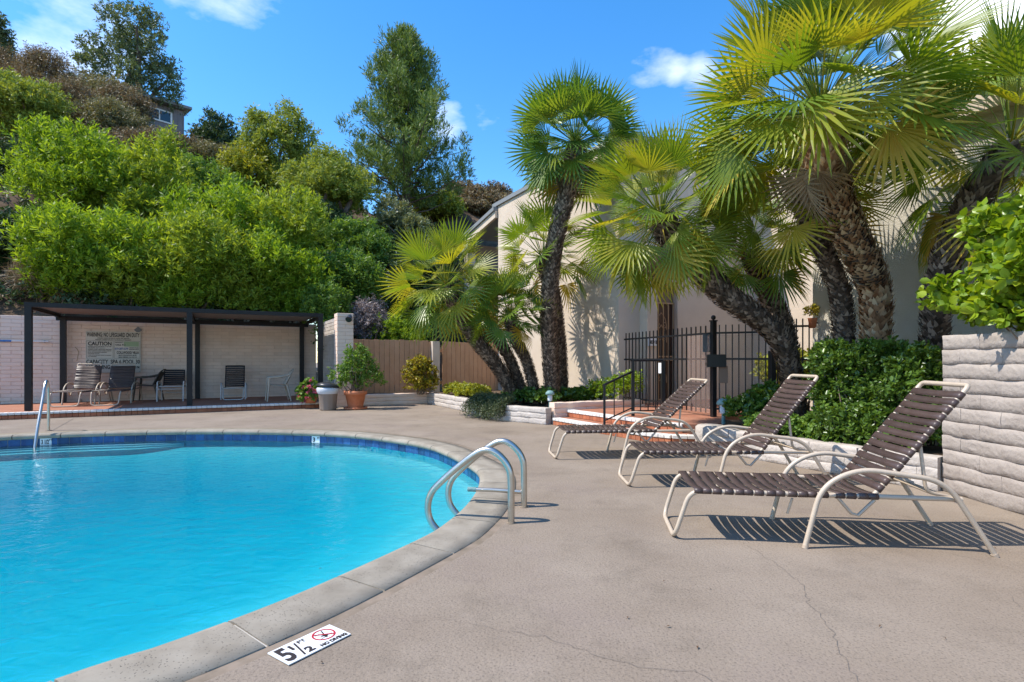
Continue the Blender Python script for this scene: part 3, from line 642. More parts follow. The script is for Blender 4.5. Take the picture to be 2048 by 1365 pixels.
# ------------------------------------------------------------------ house
ho = thing('house', TD(13.5, -6), 'tall cream stucco house with flat grey roof edge behind the palms', 'house')
ZH = 6.1
def wallseg(a, b, z0, z1, th=.25, m='stucco', name='wall', root=ho):   # outer face on the line a-b, thickness to the left of travel
    A, B = Vector(TD(*a)), Vector(TD(*b)); dv = (B-A).normalized(); n = Vector((-dv.y, dv.x, 0))
    mb = MB(); P = [A, B, B + n*th, A + n*th]; mb.prism([(p.x, p.y) for p in P], z0, z1); return mb.build(name, M[m], root)
wallseg((12.56, -2.3), (12.56, -8.23), 0, ZH)
wallseg((12.562, -8.228), (13.17, -8.228), 0, ZH - .002)
mb = MB(); mb.prism([TD(13.17, -8.48)[:2], TD(13.465, -8.48)[:2], TD(13.465, -8.0)[:2], TD(13.17, -8.0)[:2]], 0, ZH - .004); mb.build('pilaster', M['stucco'], ho)
wallseg((13.46, -8.20), (14.33, -8.20), 3.0, ZH - .006)
wallseg((14.33, -8.23), (17.0, -8.23), 0, ZH - .008)
wallseg((17.0, -8.1), (17.0, -12.6), 0, ZH - .01)
MB().box(TD(13.9, -8.26, 3.03), (.95, .12, .10), ANG).build('lintel', M['stucco'], ho)
mb = MB(); mb.prism([TD(12.50, -2.0)[:2], TD(12.50, -8.35)[:2], TD(13.6, -8.55)[:2], TD(17.2, -8.3)[:2], TD(17.2, -2.0)[:2]], ZH, ZH + .12); mb.build('roof', M['fascia'], ho)
# door with its iron grille
dr = MB(); dr.prism([TD(13.47, -8.06)[:2], TD(14.32, -8.06)[:2], TD(14.32, -8.0)[:2], TD(13.47, -8.0)[:2]], .26, 2.99); do = dr.build('door', M['door'], ho)
MB().box(TD(13.9, -8.09, 2.78), (.84, .03, .40), ANG).build('transom_panel', M['beam'], ho)
gr = MB()
for k in range(6):
    t = 13.50 + k*.158; gr.box(TD(t, -8.13, 1.42), (.022, .022, 2.30), ANG)
for z in (.29, 1.22, 1.30, 2.56): gr.box(TD(13.895, -8.131, z), (.84, .024, .03), ANG)
def scroll(c, r, ph, turns=1.3, sgn=1):
    out = []
    for i in range(22):
        a = ph + sgn*2*math.pi*turns*i/21; q = r*(1 - .75*i/21); out.append(TD(c[0] + q*math.cos(a), -8.145, c[1] + q*math.sin(a)))
    return out
for z in (1.75, 2.05, .80):
    for sg_ in (-1, 1):
        gr.tube(scroll((13.895 + sg_*.1, z), .09, 0 if sg_ < 0 else math.pi, 1.3, sg_), .008, 5)
        gr.tube(cr([TD(13.895, -8.145, z + .28), TD(13.895 + sg_*.13, -8.145, z + .12), TD(13.895 + sg_*.17, -8.145, z - .12)], k=4), .008, 5)
gr.build('security_grille', M['goldiron'], do)
np_ = thing('number_plate', TD(13.31, -8.49, 1.62), 'white house number plate on pilaster left of the door', 'sign', rz=ANG)
MB().box((0, -.012, 0), (.26, .02, .17)).build('plate', M['white'], np_, False)
text('4839 B', .11, M['ink'], np_, (-.11, -.0235, -.04), RX, fit=.22, bold=.004)
# rear porch
po = thing('porch', TD(12.5, -1, 0), 'small porch roof on a post beyond the left house corner', 'porch')
mb = MB(); a, b = TD(12.40, -2.28), TD(12.40, .15); c, d_ = TD(14.5, .15), TD(14.5, -2.28)
mb.add([(*a[:2], 5.95), (*b[:2], 5.55), (*c[:2], 5.55), (*d_[:2], 5.95), (*a[:2], 6.07), (*b[:2], 5.67), (*c[:2], 5.67), (*d_[:2], 6.07)], [(3,2,1,0),(4,5,6,7),(0,1,5,4),(1,2,6,5),(2,3,7,6),(3,0,4,7)]); mb.build('roof', M['fascia'], po)
mb = MB(); mb.add([(*TD(12.46, -2.28)[:2], 5.73), (*TD(12.46, .1)[:2], 5.33), (*TD(12.55, .1)[:2], 5.33), (*TD(12.55, -2.28)[:2], 5.73), (*TD(12.46, -2.28)[:2], 5.945), (*TD(12.46, .1)[:2], 5.545), (*TD(12.55, .1)[:2], 5.545), (*TD(12.55, -2.28)[:2], 5.945)], [(3,2,1,0),(4,5,6,7),(0,1,5,4),(1,2,6,5),(2,3,7,6),(3,0,4,7)]); mb.build('rafter', M['stucco'], po)
MB().box(TD(13.5, .05, 5.15), (2.0, .12, .34), ANG).build('beam', M['beam'], po)
MB().box(TD(12.62, .05, 3.0), (.3, .3, 3.95), ANG).build('post', M['stucco'], po)
# wing on the right, behind palms
h2 = thing('house_wing', TD(14, -15), 'cream stucco house wing, palm shade painted in, behind the big palm trunks', 'house')
wallseg((13.1, -12.46), (13.1, -19), 0, 4.25, .25, 'stucco_shade', root=h2)
wallseg((18, -12.40), (13.102, -12.40), 0, 4.248, .25, 'stucco_shade', root=h2)
mb = MB(); mb.prism([TD(12.9, -12.3)[:2], TD(12.9, -19.2)[:2], TD(18, -19.2)[:2], TD(18, -12.3)[:2]], 4.25, 4.47); mb.build('roof', M['palepost'], h2)
# ------------------------------------------------------------------ landing, steps, iron fence, gate, handrail
LZ = .26
st_ = thing('entry_steps', (2.2, 9.4, 0), 'red tiled entry landing and two steps with white brick nosing', 'steps')
land = [(1.08, 10.62), (2.28, 8.45), (2.55, 8.22), (2.9, 8.18), (3.2, 8.36), (3.42, 8.8), (3.6, 9.4), (6.4, 12.0), (5.5, 14.2), (2.42, 12.30), (2.74, 11.5)]
mb = MB(); mb.prism(land, .0, LZ - .004); mb.build('landing', M['pave'], st_)
low = [(.80, 10.36), (1.95, 8.28), (2.30, 7.95), (2.62, 7.90), (2.60, 8.24), (2.30, 8.48), (1.10, 10.64)]
mb = MB(); mb.prism(low, .0, .126); mb.build('tread', M['pave'], st_)
def nosing_line(pts, ztop, riser=True):
    path = [np.array(p) for p in pts]
    for a, b in zip(path[:-1], path[1:]):
        Ls = np.linalg.norm(b-a); n = max(1, round(Ls/.105)); ang = math.atan2(b[1]-a[1], b[0]-a[0]); nv = np.array((b[1]-a[1], -(b[0]-a[0])))/Ls
        for k in range(n):
            p = a + (b-a)*(k+.5)/n - nv*.03
            o = link('nosing_tile', nt_, st_, (p[0]-2.2, p[1]-9.4, ztop - .022), (0, 0, ang), (Ls/n/.104, 1, 1))
            p = a + (b-a)*(k+.5)/n + nv*.012
            link('riser_tile', rt_, st_, (p[0]-2.2, p[1]-9.4, ztop - .09), (0, 0, ang), (Ls/n/.104, 1, 1))
nosing_line([(1.08, 10.62), (2.28, 8.45), (2.55, 8.22)], LZ); nosing_line([(.80, 10.36), (1.95, 8.28), (2.30, 7.95), (2.62, 7.90)], .13)
ifn = thing('iron_fence', (2.9, 10.5, LZ), 'black iron picket fence from house corner to the gate post', 'fence')
def pickets(root, A, B, zb, zr, ztop, n, rails, skip=0):
    A, B = Vector(A), Vector(B); l = root.location
    pm = MB().box((0, 0, 0), (.018, .018, ztop - zb), 0).mesh('picket', M['iron'])
    a = math.atan2(B.y-A.y, B.x-A.x)
    for k in range(n):
        p = A + (B-A)*((k + .5)/n); link('picket', pm, root, (p.x-l.x, p.y-l.y, (zb+ztop)/2 - l.z), (0, 0, a))
    c = (A+B)/2
    for z in rails: MB().box((c.x, c.y, z), ((B-A).length, .03, .032), a).build('rail', M['iron'], root)
F0, F1, F2, F3 = (2.46, 12.08), (3.38, 9.27), (4.19, 8.9), (4.74, 8.72)
pickets(ifn, F0, F1, LZ + .05, 1.66, 1.80, 22, (LZ + .14, 1.23, 1.665))
def ipost(root, p, zb, zt, s=.075, ball=True):
    MB().box((p[0], p[1], (zb+zt)/2), (s, s, zt - zb), .3).build('post', M['iron'], root)
    if ball:
        mb = MB(); mb.box((p[0], p[1], zt + .01), (s*1.3, s*1.3, .02), .3); mb.ball((p[0], p[1], zt + .065), .042); mb.build('finial', M['iron'], root)
gt = thing('iron_gate', (3.8, 9.1, LZ), 'black iron gate with a clear panel between two posts', 'gate')
ipost(gt, F1, LZ, 1.86); ipost(gt, F2, LZ, 1.36, .085, False)
pickets(gt, (3.42, 9.25), (4.15, 8.92), LZ + .08, 1.66, 1.80, 8, (LZ + .14, 1.23, 1.665))
pm = bpy.data.materials.new('clear_panel'); pm.use_nodes = True; t = pm.node_tree; t.nodes.clear()
o_ = N('ShaderNodeOutputMaterial', t); a_ = N('ShaderNodeBsdfTransparent', t); b_ = N('ShaderNodeBsdfPrincipled', t); b_.inputs['Base Color'].default_value = (.36, .26, .22, 1); b_.inputs['Roughness'].default_value = .2
x_ = N('ShaderNodeMixShader', t); x_.inputs['Fac'].default_value = .18; t.links.new(a_.outputs[0], x_.inputs[1]); t.links.new(b_.outputs[0], x_.inputs[2]); t.links.new(x_.outputs[0], o_.inputs['Surface'])
MB().box((3.80, 9.13, .98), (.74, .006, 1.32), math.atan2(-.33, .73)).build('clear_panel', pm, gt)
MB().box((3.22, 9.55, .98), (.006, .62, 1.32), .3).build('clear_panel', pm, gt)
MB().box((3.40, 9.19, 1.20), (.30, .09, .21), -.2).build('lock_box', M['box'], gt)
MB().box((3.30, 9.32, 1.50), (.16, .012, .31), -.2).build('plate', M['plate'], gt)
MB().box((3.52, 9.19, .97), (.13, .02, .28), -.2).build('latch_plate', M['beam'], gt)
if2 = thing('iron_fence', (4.45, 8.8, LZ), 'raised black iron picket fence right of the gate by the wing wall', 'fence')
pickets(if2, (4.22, 8.88), F3, LZ + .05, 1.66, 1.87, 6, (LZ + .14, 1.22, 1.75))
nt2 = thing('paper_notice', (2.95, 10.45, 1.0), 'white paper notice tied to the black iron fence', 'notice')
mb = MB(); mb.box((2.86, 10.62, 1.06), (.13, .006, .20), -1.1); mb.build('sheet', M['white'], nt2)
hr = thing('stair_handrail', (2.0, 9.4, .13), 'black iron handrail with balusters beside the entry steps', 'handrail')
p1, p2, p3 = Vector((1.51, 9.03, .13)), Vector((2.07, 9.46, LZ)), Vector((2.63, 9.62, LZ))
MB().box((p1.x, p1.y, .475), (.035, .035, .69)).build('post', M['iron'], hr); MB().box((p2.x, p2.y, .73), (.05, .05, .95)).build('post', M['iron'], hr); MB().box((p3.x, p3.y, .73), (.05, .05, .95)).build('post', M['iron'], hr)
mb = MB(); mb.tube([(p1.x - .02, p1.y, .80), (p2.x, p2.y, 1.02)], .02, 6); mb.tube([(p2.x - .04, p2.y, 1.205), (p3.x, p3.y, 1.205)], .02, 6); mb.build('top_rail', M['iron'], hr)
mb = MB(); mb.tube([(p1.x, p1.y, .22), (p2.x, p2.y, .40)], .012, 6); mb.tube([(p2.x, p2.y, .34), (p3.x, p3.y, .34)], .012, 6); mb.build('bottom_rail', M['iron'], hr)
for A_, B_, n, zf in ((p1, p2, 2, True), (p2, p3, 3, False)):
    for k in range(n):
        f = (k+1)/(n+1); p = A_.lerp(B_, f); z0 = .22 + .18*f if zf else .34; z1 = .80 + .22*f if zf else 1.2
        MB().box((p.x, p.y, (z0+z1)/2), (.016, .016, z1-z0)).build('baluster', M['iron'], hr)

# ------------------------------------------------------------------ pool furniture of steel
ladder_prof = [(0, -.05), (0, .30), (.015, .40), (.065, .475), (.135, .525), (.21, .53), (.29, .49), (.42, .39), (.55, .275), (.625, .19), (.655, .09), (.64, -.01), (.58, -.09), (.50, -.15), (.43, -.22), (.41, -.45), (.41, -.62)]
def rail_part(base, dx, dy, root, prof, r=.0255, name='rail'):
    pts = cr([(base[0] + dx*a, base[1] + dy*a, z) for a, z in prof], k=5); return MB().tube([tuple(p) for p in pts], r, 12).build(name, M['steel'], root)
la = thing('pool_ladder', (.05, 4.3, 0), 'pair of curved stainless steel pool ladder rails by near edge', 'ladder')
for b in ((-.007, 4.085), (.098, 4.53)):
    rail_part(b, -.973, .229, la, ladder_prof); MB().lathe((b[0], b[1], 0), [(.034, .001), (.034, .006), (.024, .010)], 14).build('escutcheon', M['caulk'], la)
cb = thing('grab_bar', (-.1, 4.55, .13), 'short horizontal steel bar end beside the pool ladder', 'bar')
MB().tube([(.10, 4.56, .115), (-.17, 4.60, .125), (-.33, 4.62, .125)], .016, 10).build('bar', M['steel'], cb); MB().tube([(-.30, 4.616, .125), (-.37, 4.625, .125)], .020, 10).build('tip', M['teal'], cb)
gb = ground(97, 862); hl = thing('pool_handrail', gb, 'single bent steel handrail at the pool entry steps', 'handrail')
e_ = ground(68, 896, -.165); dxy = np.array(e_[:2]) - np.array(gb[:2]); Lh = np.linalg.norm(dxy); dxy /= Lh
zt = py2(762, gb[1])
pr = [(0, -.02), (0, zt - .22), (.03, zt - .08), (.13, zt), (.25, zt - .08), (.36, zt - .25), (Lh*.72, .18), (Lh*.9, -.1), (Lh, -.3), (Lh, -.6)]
rail_part(gb, dxy[0], dxy[1], hl, pr, .022); MB().lathe((gb[0], gb[1], 0), [(.05, .001), (.05, .008), (.024, .012)], 14).build('escutcheon', M['caulk'], hl)

# ------------------------------------------------------------------ depth markers
MA = math.atan2(.246, .173)
dm = thing('depth_marker', (-.876, 2.168, .004), 'white deck tiles reading 5 1/2 FT and NO DIVING at pool edge', 'marker', rz=MA)
MB().box((.0745, .0745, .002), (.148, .149, .004)).build('tile', M['white'], dm, False); MB().box((.2255, .0745, .002), (.148, .149, .004)).build('tile', M['white'], dm, False)
def tx(b, x, y, s, bold=.0, m='ink', fit=None): return text(b, s, M[m], dm, (x, y, .0048), (0, 0, 0), bold=bold, ext=.0004, fit=fit)
tx('5', .010, .020, .165, .005, fit=.048); tx('1', .061, .084, .058, .0025, fit=.012); tx('2', .103, .016, .062, .003, fit=.034); tx('FT', .116, .108, .034, .001)
mb = MB(); mb.box((.0945, .070, .0048), (.008, .118, .0008), -.20); mb.build('fraction_bar', M['ink'], dm, False)
tx('NO DIVING', .160, .008, .030, .0018, fit=.130)
mb = MB(); n = 40; vs = []
for k in range(n):
    a = 2*math.pi*k/n; vs += [(.226 + .050*math.cos(a), .090 + .050*math.sin(a), .0052), (.226 + .042*math.cos(a), .090 + .042*math.sin(a), .0052)]
mb.add(vs, [(2*k, (2*k+2) % (2*n), (2*k+3) % (2*n), 2*k+1) for k in range(n)]); mb.box((.226, .090, .0055), (.086, .008, .0006), -.70); mb.build('prohibition_ring', M['red'], dm, False)
mb = MB(); mb.box((.232, .105, .0049), (.006, .040, .0004), -.3); mb.box((.226, .083, .0049), (.012, .026, .0004), .5); mb.ball((.223, .068, .0049), (.007, .007, .0004)); mb.box((.217, .079, .0049), (.024, .005, .0004), -.4)
for x, y in ((.205, .108), (.245, .075), (.205, .066)): mb.box((x, y, .0049), (.022, .0025, .0004), .1)
mb.build('diver_symbol', M['ink'], dm, False)
for px, body, lab, fit in ((92, '3 1/2', 'white waterline tile reading 3 1/2 FT by the entry steps', .10), (631, '3', 'white waterline tile reading 3 FT at far pool edge', .045)):
    k = (px - 1024)/F; sc = [s for s in np.arange(0, PER, .01) if loop_at(s)[1] > 8]; s = min(sc, key=lambda s: abs(loop_at(s)[0]/loop_at(s)[1] - k)); p = off(s, .010); n = loop_n(s)
    a = math.atan2(n[1], n[0]) - math.pi/2
    q = thing('waterline_marker', (p[0], p[1], -.112), lab, 'marker', rz=a)
    MB().box((0, .0, 0), (.15, .012, .116)).build('tile', M['white'], q, False); text(body, .10, M['ink'], q, (-.06, -.0075, -.04), RX, fit=fit, bold=.003); text('FT', .04, M['ink'], q, (.03 if fit < .1 else .045, -.0075, .01), RX, bold=.001)
gp = thing('drain_grate', (1.97, 1.95, .003), 'grey slotted deck drain grate at the lower right corner', 'drain', rz=R(27))
MB().box((.06, -.08, .001), (.40, .34, .003)).build('frame', M['iron'], gp, False)
sm_ = MB().box((0, 0, 0), (.36, .012, .010)).mesh('slat', M['grate'])
for k in range(11): link('slat', sm_, gp, (.06, -.22 + k*.028, .008))

# ------------------------------------------------------------------ strap loungers
def strap_mesh(w, half, sag, m, r=.015, th=.004):
    path = []
    for k in range(5):
        a = R(215 - 55*k) if k < 3 else None
    left = [(-half - r*math.sin(R(a)), -r*math.cos(R(a))) for a in (10, 60, 110, 150)]      # wraps the left tube from below
    left = [(-half + (r+.002)*math.cos(R(a)), (r+.002)*math.sin(R(a))) for a in (285, 240, 195, 150, 110)]
    mid = [(-half*.5, r - sag*.75), (0, r - sag), (half*.5, r - sag*.75)]
    P = left + mid + [(-y, z) for y, z in left[::-1]]
    vs = []; n = len(P)
    for i, (y, z) in enumerate(P):
        a = P[max(i-1, 0)]; b = P[min(i+1, n-1)]; ty, tz = b[0]-a[0], b[1]-a[1]; l = math.hypot(ty, tz); ny, nz = -tz/l*th, ty/l*th
        for x in (-w/2, w/2): vs += [(x, y, z), (x, y+ny, z+nz)]
    mb = MB(); fs = []
    for i in range(n-1):
        a, b = 4*i, 4*i+4
        fs += [(a+1, b+1, b+3, a+3), (a, a+2, b+2, b), (a, b, b+1, a+1), (a+2, a+3, b+3, b+2)]
    mb.add(vs, fs, True); return mb.mesh('strap', m)
def lounger(label, back_deg, group, tube='tan', strap='strap', seat=.335, cat='lounger', sb=.80):
    T = M[tube]; root = thing('sun_lounger', (0, 0, 0), label, cat, group); r = .0155; hw = .285; xh = 1.26
    mb = MB()
    loop = rnd_path([(1.735, hw, seat), (.10, hw, seat), (.0, hw - .015, .016), (.0, -hw + .015, .016), (.10, -hw, seat), (1.735, -hw, seat)], .085, 6)
    mb.tube(loop, r, 10); mb.build('seat_frame', T, root)
    mb = MB()
    for x in (.62, 1.22): mb.tube([(x, -hw, seat - .012), (x, hw, seat - .012)], .011, 8)
    mb.build('cross_bar', T, root)
    for s in (-1, 1):
        y = s*(hw + .045)
        pts = rnd_path([(.80, y, .0), (.90, y, .40), (1.12, y, .52), (1.62, y - s*.0, .455), (1.90, y, .0)], .14, 7)
        a = MB(); a.tube(pts, .0165, 10); ao = a.build('arm', T, root)
        g = MB(); g.tube([(.803, y, .0), (.806, y, .02)], .019, 10); g.tube([(1.898, y, .0), (1.886, y, .02)], .019, 10); g.build('foot_cap', M['beigeplastic'], ao)
        b = MB(); b.tube([(1.00, s*hw, seat), (1.02, s*hw, seat - .02), (1.10, s*hw*.98, seat - .115), (1.14, s*hw*.98, seat - .125), (1.235, s*hw, seat - .02)], .011, 7); b.build('hinge_loop', T, root)
    mb = MB(); mb.tube([(1.70, -hw - .045, seat - .01), (1.70, hw + .045, seat - .01)], .012, 8); mb.tube([(.74, -hw, seat-.03), (.72, -hw*.9, .2)], .009, 6); mb.build('rear_bar', T, root)
    ca, sa_ = math.cos(R(back_deg)), math.sin(R(back_deg)); hb = hw - .034
    def bp(u, y, o=0.0): return (xh + u*ca - o*sa_, y, seat + .02 + u*sa_ + o*ca)
    mb = MB(); mb.tube(rnd_path([bp(-.03, hb), bp(sb, hb), bp(sb + .075, hb), bp(sb + .075, -hb), bp(sb, -hb), bp(-.03, -hb)], .06, 6), r, 10); mb.build('back_frame', T, root)
    u = sb*.50; mb = MB()
    for s in (-1, 1): mb.tube(rnd_path([bp(u, s*(hb - .01), -.02), (1.56, s*(hb - .02), seat + .03), (1.72, s*(hb - .04), seat - .005)], .05, 4), .0115, 8)
    mb.tube([(1.60, -hb + .02, seat + .02), (1.60, hb - .02, seat + .02)], .010, 6); mb.build('back_support', T, root)
    sm1 = strap_mesh(.055, hw, .020, M[strap]); sm2 = strap_mesh(.048, hb, .010, M[strap])
    rr = random.Random(int(back_deg*7))
    for k in range(17):
        x = .145 + k*.0655
        if k >= 13: x += .035
        link('strap', sm1, root, (x, rr.uniform(-.002, .002), seat), (0, rr.uniform(-.03, .03), rr.uniform(-.025, .025)))
    nb_ = 14
    for k in range(nb_):
        uu = .035 + k*(sb - .045)/(nb_ - 1); p = bp(uu, 0)
        link('strap', sm2, root, p, (0, -R(back_deg) + rr.uniform(-.02, .02), rr.uniform(-.015, .015)))
    return root
GRP = 'loungers in a row on the deck'
L3 = lounger('nearest brown strap lounger with steep backrest beside the white block wall', 52, GRP); L3.location = (1.13, 3.98, 0); L3.rotation_euler.z = -math.atan2(.145, .99)
L2 = lounger('middle brown strap lounger between the two others, backrest before hedge', 52.5, GRP); L2.location = (1.115, 5.50, 0)
L1 = lounger('farthest brown strap lounger in front of brick steps, backrest set lower', 42, GRP, sb=.82); L1.location = (.51, 6.97, 0); L1.rotation_euler.z = R(6)
GC = 'seats standing under the awning'
a1 = lounger('sunlit strap lounger at the left end under the awning', 68, GC, 'tan', 'strap', sb=.60); a1.location = TD(1.62, -1.95, PZ); a1.rotation_euler.z = ANG + R(90) - R(9)
a2 = lounger('strap lounger half in shadow below the rules board', 68, GC, 'tan', 'strap', sb=.60); a2.location = TD(2.38, -1.98, PZ); a2.rotation_euler.z = ANG + R(90) - R(7)
def strap_chair(label, loc, rz, sled):
    root = thing('strap_chair', (0, 0, 0), label, 'chair', GC); T = M['greytube']; hw = .26; s0 = .30 if sled else .37; r = .013
    # faces local -Y; seat from y=-.25 to .2
    mb = MB(); mb.tube(rnd_path([(-hw, .24, s0), (-hw, -.24, s0 + .02), (hw, -.24, s0 + .02), (hw, .24, s0)], .04, 4), r, 8); mb.build('seat_frame', T, root)
    for s in (-1, 1):
        x = s*(hw + .035)
        if sled: pts = [(x, .30, 0.012), (x, .27, .42), (x, -.16, .46), (x, -.26, .30), (x, -.24, .012)]
        else: pts = [(x, .34, 0.0), (x, .24, .50), (x, -.22, .52), (x, -.28, .0)]
        a = MB(); a.tube(rnd_path(pts, .07, 5), .016, 8); a.build('arm', T, root)
    if sled:
        a = MB(); a.tube(rnd_path([(-hw + .01, -.20, s0), (-hw + .02, -.25, .012), (hw - .02, -.25, .012), (hw - .01, -.20, s0)], .06, 5), .014, 8); a.build('front_leg', T, root)
        a = MB(); a.tube([(-hw - .03, .28, .10), (hw + .03, .28, .10)], .010, 6); a.build('stretcher', T, root)
    else:
        a = MB(); a.tube([(-hw - .03, -.255, s0 - .05), (hw + .03, -.255, s0 - .05)], .010, 6); a.tube([(-hw - .03, .29, .2), (hw + .03, .29, .2)], .010, 6); a.build('stretcher', T, root)
    by = lambda u: (.22 + u*.30, s0 + .03 + u*.95)
    ub = .62 if sled else .43
    mb = MB(); mb.tube(rnd_path([(-hw + .03, *by(0)), (-hw + .03, *by(ub)), (hw - .03, *by(ub)), (hw - .03, *by(0))], .04, 4), r, 8); mb.build('back_frame', M['darkstrap'], root)
    sm = strap_mesh(.044, hw - .03, .006, M['darkstrap'], .013); sm2 = strap_mesh(.050, hw, .015, M['darkstrap'], .013)
    for k in range(7): link('strap', sm2, root, (0, -.19 + k*.064, s0 + .01), (0, 0, R(90)))
    n = 11 if sled else 8
    for k in range(n):
        y, z = by(.03 + k*(ub - .05)/(n-1)); link('strap', sm, root, (0, y, z), (R(72), 0, R(90)) if False else Matrix.Rotation(R(72), 3, 'X').to_4x4().__matmul__(Matrix.Rotation(R(90), 4, 'Z')).to_euler())
    root.location = loc; root.rotation_euler.z = rz; return root
strap_chair('dark strap chair with grey legs left of middle awning post', TD(3.66, -.75, PZ), ANG + R(-6), False)
strap_chair('dark strap chair on a sled base right of the middle awning post', TD(5.12, -.95, PZ), ANG + R(-6), True)
def plastic_chair(label, m, loc, rz):
    root = thing('plastic_chair', (0, 0, 0), label, 'chair', GC); mm = M[m]
    # faces local -Y
    mb = MB(); n = 7; vs = []
    for i in range(n):
        y = -.23 + .46*i/(n-1)
        for k in range(n):
            x = (-.24 + .48*k/(n-1)) * (1 - .08*i/(n-1)); z = .42 + .015*math.cos(math.pi*i/(n-1)) - .012*math.cos(x*6)
            vs.append((x, y, z))
    vs += [(x, y, z - .018) for x, y, z in vs]; q = n*n
    fs = [(i*n+k, i*n+k+1, (i+1)*n+k+1, (i+1)*n+k) for i in range(n-1) for k in range(n-1)]; fs += [tuple(a+q for a in f[::-1]) for f in fs]
    rim = [(0, k) for k in range(n)] + [(i, n-1) for i in range(1, n)] + [(n-1, k) for k in range(n-2, -1, -1)] + [(i, 0) for i in range(n-2, 0, -1)]
    ids = [i*n+k for i, k in rim]; fs += [(ids[j], ids[j]+q, ids[(j+1) % len(ids)]+q, ids[(j+1) % len(ids)]) for j in range(len(ids))]
    mb.add(vs, fs, True); mb.build('seat', mm, root)
    def pt(u, v):  # back panel
        x = u*(.22 + .03*math.sin(v*3)); return (x, .22 + .17*v - .05*(1 - u*u)*-1 - .05, .43 + .40*v - .03*u*u*v)
    for k in range(7):
        u0 = -1 + 2*k/7 + .03; u1 = -1 + 2*(k+1)/7 - .03; b = MB(); vs = []
        for j in range(6):
            v = .02 + .86*j/5
            for u in (u0, u1):
                p = pt(u, v); vs += [p, (p[0], p[1] + .012, p[2])]
        fs = []
        for j in range(5):
            a = 4*j; fs += [(a, a+2, a+6, a+4), (a+1, a+5, a+7, a+3), (a, a+4, a+5, a+1), (a+2, a+3, a+7, a+6)]
        b.add(vs, fs); b.build('back_slat', mm, root)
    b = MB(); b.tube([pt(-1.05, .0)] + [pt(-1.05, .3), pt(-1.04, .6), pt(-.98, .85), pt(-.7, .97), pt(-.3, 1.0), pt(.3, 1.0), pt(.7, .97), pt(.98, .85), pt(1.04, .6), pt(1.05, .3), pt(1.05, 0)], .017, 7); b.build('back_frame', mm, root)
    for s in (-1, 1):
        a = MB(); a.tube(cr([(s*.265, -.24, .60), (s*.275, -.20, .625), (s*.275, 0, .63), (s*.26, .15, .66), pt(s*1.02, .72)], k=4), [.024]*12 + [.02]*5, 8); a.build('arm', mm, root)
        for y0, y1, zt in ((-.22, -.27, .62), (.20, .30, .43)):
            l = MB(); l.tube([(s*.29, y1, 0), (s*.275, (y0+y1)/2, .25), (s*.262, y0, zt)], [.017, .026, .03], 6); l.build('leg', mm, root)
    root.location = loc; root.rotation_euler.z = rz; return root
plastic_chair('dark bronze plastic armchair facing left beside the rules board', 'plastic', TD(3.10, -.48, PZ), R(-78) + ANG - R(20))
plastic_chair('beige plastic armchair facing left at right end of the patio', 'beigeplastic', TD(6.12, -2.1, PZ), R(-78) + ANG - R(12))

# ------------------------------------------------------------------ foliage
def unit(v): return v/np.maximum(np.linalg.norm(v, axis=-1, keepdims=True), 1e-9)
def twig_leaves(lobes, ntw, per, tl, ll, lw, up, rs, shell=(.5, 1.0), spread=.9, down=.35, shape='quad'):
    lobes = np.asarray(lobes, float); ar = (lobes[:, 3]*lobes[:, 5] + lobes[:, 4]*lobes[:, 5]); k = rs.choice(len(lobes), ntw, p=ar/ar.sum())
    d = unit(rs.normal(size=(ntw, 3))); d[:, 2] = np.where(d[:, 2] < -down, -d[:, 2], d[:, 2])
    rad = (rs.uniform(shell[0]**2, shell[1]**2, ntw))**.5
    st = lobes[k, :3] + d*lobes[k, 3:]*rad[:, None]
    td = unit(d + rs.normal(size=(ntw, 3))*.35 + np.array((0, 0, up)))
    s = rs.uniform(0, 1, (ntw, per)); L_ = tl*rs.uniform(.6, 1.25, ntw)
    P = st[:, None, :] + td[:, None, :]*(s*L_[:, None])[..., None]
    q = rs.normal(size=(ntw, per, 3)); q -= (q*td[:, None, :]).sum(-1, keepdims=True)*td[:, None, :]; q = unit(q)
    ld = unit(td[:, None, :]*(1 - spread*.5) + q*spread)
    nrm = unit(np.cross(ld, unit(rs.normal(size=(ntw, per, 3)))) + np.array((0, 0, .0)))
    side = np.cross(ld, nrm); z = rs.uniform(.7, 1.3, (ntw, per, 1)); A = P; l = ll*z; w_ = lw*z
    if shape == 'quad':
        V = np.stack([A, A + ld*l*.5 + side*w_*.5, A + ld*l, A + ld*l*.5 - side*w_*.5], 2)
        return V.reshape(-1, 3), 4, None
    B = nrm*w_*.18
    V = np.stack([A, A + ld*l*.35 + side*w_*.46 + B, A + ld*l*.75 + side*w_*.42 + B, A + ld*l - B*.3, A + ld*l*.75 - side*w_*.42 + B, A + ld*l*.35 - side*w_*.46 + B, A + ld*l*.55], 2)
    return V.reshape(-1, 3), 7, [(0, 1, 6), (1, 2, 6), (2, 3, 6), (3, 4, 6), (4, 5, 6), (5, 0, 6)]
def lobes_in(c, r, n, rs, f=(.34, .52), zflat=1.0):
    out = []
    for i in range(n):
        d = unit(rs.normal(size=3))
        q = rs.uniform(*f); pos = np.array(c) + d*np.array(r)*(1 - q)*rs.uniform(.75, 1.0)
        out.append((*pos, r[0]*q, r[1]*q, r[2]*q*zflat))
    out.append((*c, r[0]*.6, r[1]*.6, r[2]*.6)); return out
